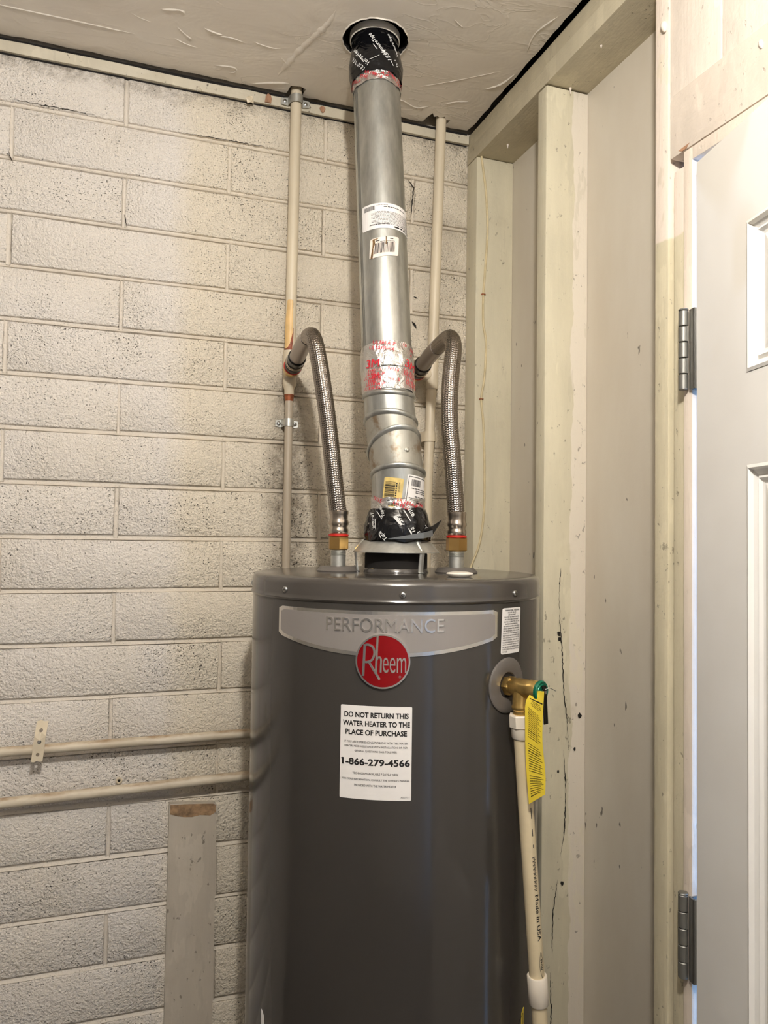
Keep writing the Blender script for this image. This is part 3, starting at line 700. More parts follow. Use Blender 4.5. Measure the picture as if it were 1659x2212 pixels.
mm = MB(); mm.lathe([(.0125, 0), (.0135, .0012), (.0195, .0042), (.0205, .0062), (.0195, .0078), (.012, .0092)], (-.247, -.5117, ZL - .001), (0, 0, 1), 32, True, True); mm.build('plug_cap', M['white_plastic'], heater, smooth=40)['label'] = 'small white plastic cap on the lid'
# badge
BC = -.0165; BW = .1755
def bot(s): return 1.3835 + .0215 * (abs(s - BC) / BW) ** 2
def badge(ins, h0, h1, name, mat, parent):
    mm = MB(); rg = []; nn = 44
    for i in range(nn + 1):
        s = BC - BW + ins + (2 * BW - 2 * ins) * i / nn; k = .003 * (1 if i in (0, nn) else 0)
        zb, zt = bot(s) + ins * 1.1 + k, 1.4468 - ins - k
        rg.append([hc(s, zb, h0), hc(s, zt, h0), hc(s, zt, h1), hc(s, zb, h1)])
    mm.loft(rg, True, True, True); return mm.build(name, mat, parent)
bd = badge(0, .0002, .0012, 'badge_edge', M['chrome'], heater); bd['label'] = 'chrome edged name badge'
bp = badge(.0048, .0006, .0016, 'badge_plate', M['plate_grey'], bd)
mm = MB(); fh = lambda u, v, h: hc(u, v, h)
put_text(mm, 'PERFORMANCE', fh, -.0155, 1.4275, width=.168, height=.0190, h=.0027, thick=.0012, res=4)
put_text(mm, 'TM', fh, .0715, 1.4350, width=.005, height=.0022, h=.0022, res=2); mm.build('raised_lettering', M['chrome'], bd)
# round emblem
EC = (-.0165, 1.3781); ER = .0378
def fe(u, v, h): return hc(EC[0] + u * ER, EC[1] + v * ER, h)
def disc(r0, r1, h0, h1, name, mat, parent, seg=56):
    mm = MB(); rg = []
    for r, h in ((r1, h0), (r1, h1), (r0, h1)): rg.append([fe(r * math.cos(2 * math.pi * j / seg), r * math.sin(2 * math.pi * j / seg), h) for j in range(seg)])
    mm.loft(rg, True, False, r0 < .3); return mm.build(name, mat, parent)
em = disc(.94, 1.0, .0004, .0042, 'emblem_rim', M['chrome'], heater); em['label'] = 'chrome rim of the round emblem'
mm = MB(); rg = [[fe(r * math.cos(2 * math.pi * j / 56), r * math.sin(2 * math.pi * j / 56), .0036) for j in range(56)] for r in (.95, .6, .3, .02)]; mm.loft(rg, True, False, True); mm.build('emblem_face', M['red_enamel'], em)['label'] = 'red enamel face'
mm = MB()
def stroke(pts, wd):
    P = spline([(a, b, 0) for a, b in pts], 8) if len(pts) > 2 else [Vector((*p, 0)) for p in pts]
    P = [(p[0], p[1]) for p in P]; L = []; R = []
    for i, q in enumerate(P):
        a = P[max(i - 1, 0)]; b = P[min(i + 1, len(P) - 1)]; d = math.hypot(b[0] - a[0], b[1] - a[1]); nx, ny = -(b[1] - a[1]) / d * wd / 2, (b[0] - a[0]) / d * wd / 2
        L.append((q[0] + nx, q[1] + ny)); R.append((q[0] - nx, q[1] - ny))
    mm.loft([[fe(*l, .003), fe(*l, .0048), fe(*r, .0048), fe(*r, .003)] for l, r in zip(L, R)], True, True, True)
stroke([(-.66, .56), (-.70, -.55)], .085)
stroke([(-.70, .57), (-.52, .60), (-.35, .50), (-.30, .28), (-.38, .06), (-.55, -.03), (-.66, -.03)], .08)
stroke([(-.50, -.02), (-.10, -.66)], .085)
stroke([(-.19, .93), (-.24, -.40)], .075)
stroke([(-.225, .02), (-.17, .13), (-.10, .15), (-.055, .05), (-.06, -.15), (-.065, -.40)], .065)
put_text(mm, 'eem', fe, .43, -.13, width=.84, height=.56, h=.0048, thick=.0016, res=4, bold=-.004)
put_text(mm, '®', fe, .63, -.55, width=.09, height=.09, h=.004, res=3); mm.build('raised_lettering', M['chrome'], em)
# white notice
st = sheet(fh, -.0757, 1.1868, .0250, 1.3153, .0002, .0006, 16, .0015).build('notice_sticker', M['label'], heater); st['label'] = 'white printed notice sticker'
mm = MB(); C0 = -.0235
for txt, z, wd, hg, bo in (('DO NOT RETURN THIS', 1.3028, .0905, .0076, .032), ('WATER HEATER TO THE', 1.2908, .0945, .0076, .032), ('PLACE OF PURCHASE', 1.2786, .0865, .0076, .032),
    ('IF YOU ARE EXPERIENCING PROBLEMS WITH THIS WATER', 1.2652, .0885, .0030, .006), ('HEATER, NEED ASSISTANCE WITH INSTALLATION, OR FOR', 1.2592, .0885, .0030, .006), ('GENERAL QUESTIONS CALL TOLL FREE:', 1.2528, .0595, .0030, .006),
    ('1-866-279-4566', 1.2380, .0955, .0098, .03), ('TECHNICIANS AVAILABLE 7 DAYS A WEEK', 1.2222, .0640, .0030, .006), ("FOR MORE INFORMATION, CONSULT THE OWNER'S MANUAL", 1.2138, .0950, .0030, .006), ('PROVIDED WITH THE WATER HEATER', 1.2060, .0585, .0030, .006)):
    put_text(mm, txt, fh, C0 - .0015, z, width=wd, height=hg, bold=bo, h=.0009, res=3 if hg > .005 else 2)
quad_strip(mm, [(-.0741, 1.2408), (-.0719, 1.2424)], .0014, fh, .0009); put_text(mm, 'AS52773-1', fh, .0165, 1.1912, width=.0120, height=.0020, h=.0009, res=2); mm.build('lettering', M['ink_black'], st)
# relief valve notice
def f2(u, v, h): return hc(.193 + u - (1.448 - v) * .045, v, h)
st = sheet(f2, -.0225, 1.3812, .0225, 1.4482, .0002, .0006, 10, .003).build('relief_valve_sticker', M['label'], heater); st['label'] = 'small white sticker of dense capitals'
mm = MB(); tl = ['TEMPERATURE - PRESSURE', 'RELIEF VALVE', 'IMPORTANT', 'FOLLOW THE MAINTENANCE', 'PROCEDURES FOR RELIEF', 'VALVES AS DIRECTED IN THE', 'INSTRUCTION MANUAL', 'THIS WATER HEATER IS PROVIDED', 'WITH A TEMPERATURE AND PRES-', 'SURE RELIEF VALVE LISTED AS COM-', 'PLYING WITH THE STANDARD FOR', 'RELIEF VALVES AND AUTOMATIC GAS', 'SHUT-OFF DEVICES FOR HOT WATER', 'SUPPLY SYSTEMS, ANSI Z21.22.', 'FOR SAFE OPERATION OF THE WATER', 'HEATER, THE RELIEF VALVE(S) MUST', 'NOT BE REMOVED FROM ITS DESIG-', 'NATED POINT OF INSTALLATION OR']
for i, tx in enumerate(tl):
    wd = (.034, .02, .018, .036, .034, .038, .030)[i] if i < 7 else .0395
    put_text(mm, tx, f2, 0, 1.4448 - i * .00335, width=wd, height=.0022, bold=.012, h=.0009, res=1)
put_text(mm, 'PLUGGED.', f2, -.014, 1.4448 - 18 * .00335, width=.011, height=.0022, bold=.012, h=.0009, res=1); mm.build('lettering', M['ink_black'], st)
# relief valve cover ring
VS, VZ = .1822, 1.3355
def fv(u, v, h): return hc(VS + u, VZ + v, h)
mm = MB(); rg = []
for r, h in ((.0405, .0003), (.0405, .0020), (.0385, .0036), (.0215, .0040), (.0195, .0030), (.0185, .0006)): rg.append([fv(r * math.cos(2 * math.pi * j / 48) * .96, r * math.sin(2 * math.pi * j / 48), h) for j in range(48)])
mm.loft(rg, True); cv = mm.build('cover_ring', M['plastic_grey'], heater, smooth=40)
mm = MB(); mm.add([fv(.019 * math.cos(2 * math.pi * j / 32), .019 * math.sin(2 * math.pi * j / 32), .0008) for j in range(32)], [tuple(range(32))]); mm.build('cover_opening', M['dark'], cv)
# stickers low on the jacket, only their upper corners show in the photo
def slant(name, mat, pts, parent, h=.0006):
    mm = MB(); V = [fh(*p, h) for p in pts]; W = [fh(*p, .0001) for p in pts]; mm.loft([W, V], True, True, True); return mm.build(name, mat, parent)
ws = slant('rating_sticker', M['label'], [(-.2232, .8425), (-.1755, .803), (-.182, .72), (-.2262, .722)], heater); ws['label'] = 'white sticker low on the left of the jacket'
ys = slant('warning_sticker', M['yellow_tag'], [(.2365, .848), (.187, .808), (.19, .72), (.236, .722)], heater); ys['label'] = 'yellow warning sticker low on the right of the jacket'
mm = MB(); quad_strip(mm, [(.2335, .841), (.1905, .807), (.1905, .73)], .0012, fh, .0009); quad_strip(mm, [(.2335, .841), (.2325, .73)], .0012, fh, .0009)
for k in range(6): quad_strip(mm, [(.228 - k * .005, .824 - k * .0042), (.228 - k * .005, .81 - k * .0042)], .0014, fh, .0009)
mm.build('lettering', M['ink_black'], ys)

# ---- draft hood
hood = thing('draft_hood', AX + Vector((0, 0, ZL)), 'galvanised draft hood with bent legs on top of the heater', 'draft hood')
mm = MB(); mm.lathe([(.0715, .0345), (.0735, .0335), (.0735, .0348), (.058, .0535), (.047, .055), (.046, .060)], AX + Vector((0, 0, ZL)), (0, 0, 1), 48); mm.build('skirt', M['zinc'], hood, smooth=35)
for ang in (-82, 38, 158):
    a = math.radians(ang); d = FR * math.cos(a) + RT * math.sin(a); s = Vector((0, 0, 1)).cross(d)
    mm = MB(); pr = [(.0575, .055), (.0700, .0375), (.0695, .030), (.066, .002), (.070, .0006), (.078, .0006)]
    mm.loft([[AX + Vector((0, 0, ZL + z)) + d * (r + k) + s * q for q, k in ((-.005, 0), (-.0025, .0022), (.0025, .0022), (.005, 0), (.005, -.0014), (-.005, -.0014))] for r, z in pr], True, True, True); mm.build('leg', M['zinc'], hood)
mm = MB(); mm.lathe([(.056, .0002), (.0555, .003), (.051, .011), (.050, .012)], AX + Vector((0, 0, ZL)), (0, 0, 1), 48); mm.build('flue_collar', M['lid'], hood, smooth=50)
mm = MB(); mm.lathe([(.0535, .0005), (.0535, .030), (.0520, .0345), (.0505, .030), (.0505, .001)], AX + Vector((0, 0, ZL)), (0, 0, 1), 40, True, True); mm.build('flue_baffle', M['dark'], hood, smooth=50)

# ---- vent pipe (leans back towards the ceiling hole)
VA = Vector((-.3050, -.3425, 1.7885)); VB = Vector((-.3015, -.2290, 2.476)); vax = (VB - VA).normalized(); RV = .0434
vfr = (CAM_LOC - VA); vfr.z = 0; vfr = (vfr - vax * vfr.dot(vax)).normalized(); vrt = vfr.cross(vax).normalized()
if vrt.dot(_r) < 0: vrt = -vrt
def tz(z): return (z - VA.z) / vax.z
def vp(s, z, h=0.0):
    a = s / RV; return VA + vax * tz(z) + (vfr * math.cos(a) + vrt * math.sin(a)) * (RV + h)
vent = thing('vent_pipe', VA, 'straight galvanised steel flue pipe rising into the ceiling hole', 'vent pipe')
mm = MB(); mm.lathe([(RV, 0), (RV, tz(2.43))], VA, vax, 64); mm.build('duct', M['galv'], vent, smooth=60)
mm = MB(); quad_strip(mm, [(-.0435, 1.80), (-.0435, 2.38)], .0022, vp, .0009); quad_strip(mm, [(-.0463, 1.80), (-.0463, 2.38)], .0022, vp, .0022); quad_strip(mm, [(-.0500, 1.80), (-.0500, 2.38)], .0046, vp, .0005); mm.build('lock_seam', M['zinc'], vent)
def band(name, z0, z1, r0, mat, parent, fn_r=None, seg=72, rows=12, jag=.0, seed=0, base=None):
    mm = MB(); rg = []
    for i in range(rows + 1):
        t = i / rows; row = []
        for j in range(seg):
            a = 2 * math.pi * j / seg; s = a * RV
            e = 0
            if jag: e = jag * mnoise.noise(Vector((math.cos(a) * 2.2, math.sin(a) * 2.2, seed + (0 if t < .5 else 9)))) * (1 if i in (0, rows) else .3)
            z = z0 + (z1 - z0) * t + e
            wr = .0016 * mnoise.noise(Vector((math.cos(a) * 3.2 + t * 1.5, math.sin(a) * 3.2, t * 4 + seed))) + .0009 * mnoise.noise(Vector((math.cos(a) * 8, math.sin(a) * 8, t * 9 + seed)))
            row.append((base or vp)(s, z, r0 + (fn_r(t, a) if fn_r else 0) + wr))
        rg.append(row)
    mm.loft(rg, True); return mm.build(name, mat, parent, smooth=60)
# upper foil and black tape
fo = band('foil_tape', 2.366, 2.392, .0012, M['foil'], vent, jag=.003, seed=3); fo['label'] = 'silver foil tape with red print under the black tape'
mm = MB()
for i in range(11): put_text(mm, ('UL181', 'IV/15', 'A-P', '3340')[i % 4], vp, -.06 + i * .0125, 2.376 + .004 * math.sin(i * 2.1), height=.0060, rot=-.45, bold=.01, h=.0032, res=2)
mm.build('lettering', M['ink_red'], fo)
bt = band('black_tape', 2.385, 2.492, .0018, M['blacktape'], vent, lambda t, a: .0052 * math.sin(math.pi * min(1, t * 1.35)) * (1 - t) + .0015 - .0085 * max(0, t - .35), jag=.004, seed=5, rows=20); bt['label'] = 'glossy black film tape with white print below the ceiling'
mm = MB()
for (tx, s, z, hg, rot) in (('VentureTape', .004, 2.434, .0085, -1.05), ('Venture Tape', -.024, 2.415, .0085, -1.0), ('1554', .018, 2.413, .008, -1.0), ('VentureTape', .032, 2.44, .007, -1.05), ('UL181B-FX', -.031, 2.404, .0065, -1.0), ('Tape', .037, 2.405, .006, -1.0)):
    put_text(mm, tx, vp, s, z, height=hg, rot=rot + math.pi, h=.0070, res=2, bold=.01)
quad_strip(mm, [(-.034, 2.43), (-.019, 2.40)], .0012, vp, .0078); quad_strip(mm, [(-.003, 2.432), (.003, 2.421)], .0012, vp, .0078); quad_strip(mm, [(.024, 2.405), (.029, 2.395)], .0012, vp, .0078); quad_strip(mm, [(-.01, 2.402), (.006, 2.409)], .0008, vp, .0078)
mm.build('lettering', M['ink_white'], bt)
mm = MB(); mm.lathe([(.0445, .001), (.0455, -.0015), (.0470, .000), (.0472, .012), (.0445, .012), (.0445, .001)], Vector((-.3015, -.2285, ZC + .003)), (0, 0, 1), 48); mm.build('flange_ring', M['white_plastic'], vent, smooth=40)['label'] = 'pale flange ring inside the ceiling hole'
# white upside-down maker label
lb = sheet(vp, -.0382, 2.0765, .066, 2.1235, .0003, .0008, 24, .0035).build('product_label', M['label'], vent); lb['label'] = 'white product label printed upside down'
mm = MB(); barcode(mm, vp, -.0325, 2.1115, -.0110, 2.1195, 20, 0, True, 4, .0011)
for i in range(11):
    z = 2.1075 - i * .0023; words(mm, vp, -.018 + .006 * (i % 3 == 0), .062, z, .0011, 1, .0011, seed=i)
words(mm, vp, .004, .05, 2.1165, .0016, 0, .0011, seed=50); words(mm, vp, -.008, .012, 2.1195, .0008, 1, .0011, seed=51); words(mm, vp, -.022, .014, 2.0838, .0014, 0, .0011, seed=52); words(mm, vp, .024, .06, 2.0845, .0015, 0, .0011, seed=53); words(mm, vp, .022, .062, 2.0805, .0030, 0, .0011, seed=54)
mm.build('lettering', [M['ink_black'], M['ink_grey']], lb)
def vr(u, v, h, rot=-.10, c=(.0025, 2.0420)):
    return vp(c[0] + u * math.cos(rot) - v * math.sin(rot) * -1 * -1, c[1] + u * math.sin(rot) * -1 + v * math.cos(rot), h)
lb = sheet(vr, -.0262, -.0175, .0262, .0185, .0003, .0008, 14, .003).build('barcode_label', M['label_pink'], vent); lb['label'] = 'worn barcode label with a burnt tear'
mm = MB(); barcode(mm, vr, -.0165, -.0110, .0190, .0080, 24, 0, True, 9, .0011); words(mm, vr, -.016, -.008, .0125, .002, 0, .0011, seed=3); words(mm, vr, .009, .015, .0145, .002, 0, .0011, seed=4); words(mm, vr, -.013, .018, .0098, .0016, 1, .0011, seed=5); mm.build('lettering', [M['ink_black'], M['ink_grey']], lb)
mm = MB(); quad_strip(mm, [(-.0195, .017), (-.0185, .008), (-.0200, 0), (-.0205, -.010), (-.0215, -.0178)], lambda t: .0035 + .0015 * math.sin(t * 9), vr, .0013); quad_strip(mm, [(.0022, .0185), (.0026, .012), (.0030, .004)], lambda t: .0022 + .0008 * math.sin(t * 7), vr, .0013); quad_strip(mm, [(-.0215, .0145), (-.012, .0165)], .002, vr, .0013); mm.build('burn_mark', M['label_burn'], lb)
# lower foil tape joint
fo = band('foil_tape', 1.790, 1.872, .0016, M['foil'], vent, lambda t, a: .0014 * math.sin(t * math.pi), jag=.003, seed=14, rows=22); fo['label'] = 'crumpled silver foil tape with red print at the elbow joint'
mm = MB(); HH = .0052
for (tx, s, z, hg, rot, bo) in (('UL181A-P', -.004, 1.8675, .0062, -.16, .015), ('UL181B-FX', -.008, 1.8590, .0062, -.18, .015), ('15', .030, 1.8665, .006, -.25, .01), ('3M', -.0235, 1.8345, .0140, -.12, .015), ('3M', .041, 1.8325, .0140, -.3, .015), ('3M', -.020, 1.8115, .0085, -.1, .015),
    ('3340', -.026, 1.8225, .0052, -.12, .01), ('UL', -.012, 1.8215, .0040, -.12, .01), ('UL181A-P', -.021, 1.8160, .0056, -.14, .012), ('UL181B-FX', -.026, 1.8100, .0050, -.14, .012), ('3340', -.026, 1.8040, .0056, -.12, .012), ('UL', -.012, 1.8030, .0044, -.12, .01), ('UL181A-P', -.021, 1.7985, .0058, -.14, .012), ('UL181B-FX', -.027, 1.7925, .0050, -.14, .012),
    ('IV/15', .009, 1.8215, .0062, -.14, .006), ('IV/15', .009, 1.8040, .0062, -.14, .006), ('UL181A', .038, 1.8190, .0056, -.28, .012), ('UL181B', .038, 1.8130, .0056, -.28, .012), ('UL181A', .041, 1.8035, .0056, -.28, .012), ('UL181B', .041, 1.7975, .0056, -.28, .012), ('UL', .046, 1.8600, .006, -.3, .012), ('C', .043, 1.8500, .005, -.3, .012)):
    put_text(mm, tx, vp, s, z, height=hg, rot=rot, h=HH, res=2, bold=bo)
mm.build('lettering', M['ink_red'], fo)
mm = MB(); quad_strip(mm, [(-.022, 1.8255), (-.012, 1.8285), (.004, 1.8280), (.022, 1.8275), (.03, 1.826)], lambda t: .0012 * math.sin(math.pi * t) + .0002, vp, .0055); mm.build('tape_crease', M['dark'], fo)
# ---- adjustable elbow
elbow = thing('vent_elbow', (-.288, -.345, 1.545), 'stained adjustable galvanised flue elbow with slanted crimp rings', 'vent elbow')
def ring(c, r, tf, tr, seg=56):
    fa = math.tan(math.radians(tf)); ra = math.tan(math.radians(tr)); f = Vector((FR.x, FR.y, 0)); rt = Vector((RT.x, RT.y, 0)); out = []
    for j in range(seg):
        a = 2 * math.pi * j / seg; q = f * math.cos(a) * r + rt * math.sin(a) * r
        out.append(Vector(c) + q + Vector((0, 0, fa * math.cos(a) * r + ra * math.sin(a) * r)))
    return out
RG = [((-.3050, -.3425, 1.800), .0415, 2, 0), ((-.3048, -.3429, 1.7886), .0430, 3, 0), ((-.3011, -.3447, 1.745), .0440, 17, -2), ((-.2953, -.3464, 1.7045), .0435, 31, 14), ((-.2880, -.3485, 1.656), .0448, 17, 2), ((-.2875, -.3475, 1.615), .0445, 3, 0), ((-.2868, -.3425, 1.546), .0445, 0, 0)]
def rlerp(i, t):
    a, b = RG[i], RG[i + 1]; return ring(Vector(a[0]).lerp(Vector(b[0]), t), a[1] + (b[1] - a[1]) * t, a[2] + (b[2] - a[2]) * t, a[3] + (b[3] - a[3]) * t)
for i in range(len(RG) - 1):
    mm = MB(); mm.loft([rlerp(i, t / 5) for t in range(6)], True); mm.build('elbow_gore', M['galv_rust'] if i in (2, 3) else M['galv'], elbow, smooth=60)
for i in (1, 2, 3, 4):
    c, r, tf, tr = RG[i]; mm = MB(); c = Vector(c); up = Vector((0, 0, 1))
    mm.loft([ring(c + up * dz, r + dr, tf, tr) for dz, dr in ((.0052, -.0004), (.0036, .0018), (.0010, .0030), (-.0016, .0028), (-.0038, .0014), (-.0050, -.0004))], True); mm.build('crimp_ring', M['galv'], elbow, smooth=60)
def el(s, z, h=0.0):
    c = Vector((-.2876, -.3478, z)); a = s / .0445; return c + (FR * math.cos(a) + RT * math.sin(a)) * (.0445 + h)
def rotfn(fn, c, rot):
    cs, sn = math.cos(rot), math.sin(rot); return lambda u, v, h: fn(c[0] + u * cs - v * sn, c[1] + u * sn + v * cs, h)
mm = MB(); mm.lathe([(.0062, -.001), (.0055, .0008), (.003, .0018), (.0028, .0034), (.001, .0042)], Vector((-.2925, -.3475, 1.6945)) + (FR * math.cos(.45) + RT * math.sin(.45)) * .0432, FR * math.cos(.45) + RT * math.sin(.45), 14, True, True); mm.build('rivet', M['galv_rust'], elbow, smooth=50)
f3 = rotfn(el, (-.0090, 1.6235), -.10)
lb = sheet(f3, -.0165, -.0235, .0165, .0250, .0003, .0008, 10, .003).build('barcode_label', M['label_gold'], elbow); lb['label'] = 'yellowed barcode label'
mm = MB(); barcode(mm, f3, -.0135, -.0215, .0035, .0190, 24, 0, False, 12, .0012)
for i in range(10): rect(mm, f3, .0045, .017 - i * .004, .0068, .0145 - i * .004, .0012, 0)
put_text(mm, '8052730', f3, .0100, .010, width=.016, height=.0024, rot=-math.pi / 2, h=.0012, res=2); mm.build('lettering', M['ink_black'], lb)
f4 = rotfn(el, (.0325, 1.6210), -.12)
lb = sheet(f4, -.0200, -.0290, .0290, .0315, .0003, .0009, 14, .002).build('product_label', M['label'], elbow); lb['label'] = 'white product label with black outline'
mm = MB()
for q in ([(-.0175, -.025), (-.0175, .0285), (.028, .0285)], [(-.0175, -.025), (.028, -.025)]): quad_strip(mm, [(q[i][0] + (q[i + 1][0] - q[i][0]) * t / 6, q[i][1] + (q[i + 1][1] - q[i][1]) * t / 6) for i in range(len(q) - 1) for t in range(7)], .0009, f4, .0013)
barcode(mm, f4, -.0120, .0135, .0080, .0245, 22, 0, True, 15, .0013)
for i, (a, b, z, hh) in enumerate(((-.011, .026, .0095, .0014), (-.002, .026, .006, .0013), (-.002, .026, .003, .0013), (-.003, .026, -.0035, .0015), (-.014, .026, -.0065, .0013), (.000, .026, -.0100, .0018), (.000, .026, -.0135, .0028), (-.001, .022, -.0205, .0028))): words(mm, f4, a, b, z, hh, 0, .0013, seed=20 + i)
mm.build('lettering', M['ink_black'], lb)
fo = band('foil_tape', 1.592, 1.616, .0014, M['foil'], elbow, jag=.006, seed=21, base=lambda s, z, h: el(s * .0445 / RV, z, h)); fo['label'] = 'foil tape with red print above the hood'
mm = MB()
for tx, s, z, hg, rot in (('IV/15', -.034, 1.6125, .0065, -.35), ('UL181A-P', .016, 1.6065, .0062, -.32), ('UL181B', .006, 1.6025, .0062, -.42), ('3340', .04, 1.604, .005, -.3)): put_text(mm, tx, el, s, z, height=hg, rot=rot, h=.0046, res=2, bold=.015)
mm.build('lettering', M['ink_red'], fo)
bt = band('black_tape', 1.5455, 1.598, .0025, M['blacktape'], elbow, lambda t, a: .0095 * (1 - t) ** 1.2 + .0045 * math.sin(t * math.pi), jag=.005, seed=33, rows=22, base=lambda s, z, h: el(s * .0445 / RV, z, h)); bt['label'] = 'crumpled black film tape with white print on the hood'
mm = MB()
for tx, s, z, hg, rot, h in (('Tape', -.022, 1.591, .0075, -1.15, .0085), ('Ventu', .019, 1.590, .008, -1.1, .0085), ('1599', .003, 1.5785, .0070, -1.2, .0115), ('VentureT', -.036, 1.575, .006, -1.45, .012), ('Ta', .0195, 1.562, .007, -1.2, .0135), ('Tape', -.018, 1.553, .0075, -.9, .0145), ('re', .03, 1.556, .006, -1.0, .0145), ('UL', .044, 1.566, .006, -.6, .013)): put_text(mm, tx, el, s, z, height=hg, rot=rot + math.pi, h=h, res=2, bold=.012)
quad_strip(mm, [(-.031, 1.593), (-.022, 1.580)], .0012, el, .0095); quad_strip(mm, [(.008, 1.595), (.018, 1.577)], .0014, el, .0105); quad_strip(mm, [(-.004, 1.585), (.003, 1.573), (.009, 1.571)], lambda t: .004 * (1 - t) + .001, el, .0118); quad_strip(mm, [(-.031, 1.58), (-.030, 1.563)], .001, el, .013); quad_strip(mm, [(-.024, 1.556), (-.021, 1.549)], .0012, el, .0145); quad_strip(mm, [(.014, 1.565), (.018, 1.555)], .0012, el, .0145); mm.build('lettering', M['ink_white'], bt)
# loose corner of the black tape and its grey underside
mm = MB(); P = [(.050, 1.553), (.062, 1.562), (.066, 1.580)]
A = [el(.030, 1.549, .0150), el(.052, 1.556, .0200), el(.066, 1.570, .026)]; B = [el(.030, 1.562, .0150), el(.052, 1.570, .0190), el(.0665, 1.5815, .031)]
mm.loft([[a, b, b - FR * .0012, a - FR * .0012] for a, b in zip(A, B)], True, True, True); mm.build('tape_corner', M['blacktape'], bt)
mm = MB(); A = [el(-.012, 1.5475, .0158), el(.010, 1.548, .0165), el(.034, 1.549, .0182), el(.052, 1.553, .0205)]; B = [el(-.010, 1.5485, .0160), el(.010, 1.5535, .0165), el(.034, 1.559, .0182), el(.050, 1.563, .0205)]
mm.loft([[a, b, b - FR * .0008, a - FR * .0008] for a, b in zip(A, B)], True, True, True); mm.build('tape_flap', M['tape_back'], bt)

# ---- braided connectors
def connector(nip, path, label, first):
    nip = Vector(nip); root = thing('braided_hose', nip + Vector((0, 0, ZL + .03)), label, 'water hose', 'braided steel hoses on the heater')
    P = resample(spline(path, 24), .0008); fr = frames(P); NC = 28; SUB = 4; R0 = .0138; rg = []
    for i, (p, x, y) in enumerate(fr):
        row = []; z = i * .0008 / .0040
        for j in range(NC * SUB):
            c, k = divmod(j, SUB); u = k / SUB; a = 2 * math.pi * j / (NC * SUB)
            ph = z + (u if c % 2 else -u) * .55 + (.5 if c % 2 else 0)
            hgt = .00115 * abs(math.sin(math.pi * ph)) ** .8 * (.25 + .75 * math.sin(math.pi * (u + .5 / SUB)))
            row.append(p + (x * math.cos(a) + y * math.sin(a)) * (R0 + hgt))
        rg.append(row)
    mm = MB(); mm.loft(rg, True, True, True); mm.build('braid', M['braid'], root, smooth=80)
    # lower ferrule, washer and nut
    c = nip + Vector((0, 0, ZL))
    mm = MB(); mm.lathe([(.0150, .104), (.0165, .103), (.0165, .098), (.0155, .096), (.0155, .088), (.0172, .084), (.0172, .080), (.0150, .077), (.0150, .074), (.0168, .071), (.0168, .067), (.0155, .064), (.0140, .062)], c, (0, 0, 1), 32); mm.build('ferrule', M['ferrule'], root, smooth=50)
    mm = MB(); mm.lathe([(.0160, .059), (.0175, .060), (.0175, .0625), (.0150, .0635)], c, (0, 0, 1), 28, True, True); mm.build('washer', M['red'], root, smooth=40)
    mm = MB(); mm.lathe([(.0160, .0365), (.0185, .0385), (.0185, .0585), (.0165, .0600)], c, (0, 0, 1), 6, True, True, start=.35); mm.build('nut', M['brass_nut'], root)
    # wall-side fittings along the first path segment
    a = Vector(path[0]); d = (Vector(path[1]) - a).normalized()
    q = first
    mm = MB(); SL = [a - d * .002] + [q_ for q_ in resample(spline(path, 24), .006) if (q_ - a).length < .125][1:]
    mm.tube(SL, .0153, 28); mm.build('sleeve', M['sleeve'], root, smooth=40)
    mm = MB(); mm.lathe([(.0175, -.036), (.0175, -.034), (.0180, -.030), (.0180, -.024), (.0165, -.021), (.0165, -.004), (.0180, -.001), (.0178, .012), (.0160, .014)], a, d, 28, True, True); mm.build('swivel_nut', M['black_nut'], root, smooth=40)
    for k in range(2):
        mm = MB(); mm.lathe([(.0182, 0), (.0188, .001), (.0188, .0022), (.0182, .0032)], a - d * (.012 + k * .0055), d, 28, True, True); mm.build('grip_ring', M['ferrule'], root, smooth=40)
    mm = MB(); mm.lathe([(.0170, -.041), (.0186, -.040), (.0186, -.0365), (.0170, -.0355)], a, d, 28, True, True); mm.build('washer', M['red'], root, smooth=40)
    mm = MB(); mm.lathe([(.0150, -.064), (.0168, -.060), (.0172, -.045), (.0165, -.041)], a, d, 8, True, True); mm.build('adapter', M['brass'], root, smooth=30)
    return root
connector(NIPL, [(-.4130, -.1020, 1.8970), (-.4170, -.180, 1.9080), (-.4185, -.232, 1.9105), (-.4185, -.262, 1.900), (-.4155, -.2800, 1.871), (-.408, -.2920, 1.813), (-.396, -.2985, 1.7245), (-.3857, -.3050, 1.6286), (-.3805, -.3052, 1.592), (-.379, -.3047, 1.588)], 'braided steel hose left of the flue pipe', 0)
connector(NIPR, [(-.1520, -.1150, 1.9040), (-.1640, -.205, 1.9130), (-.1750, -.290, 1.9150), (-.1820, -.328, 1.905), (-.1880, -.350, 1.880), (-.1990, -.3635, 1.824), (-.2020, -.3671, 1.759), (-.1968, -.3717, 1.679), (-.1900, -.3730, 1.592), (-.1892, -.3732, 1.588)], 'braided steel hose right of the flue pipe', 0)

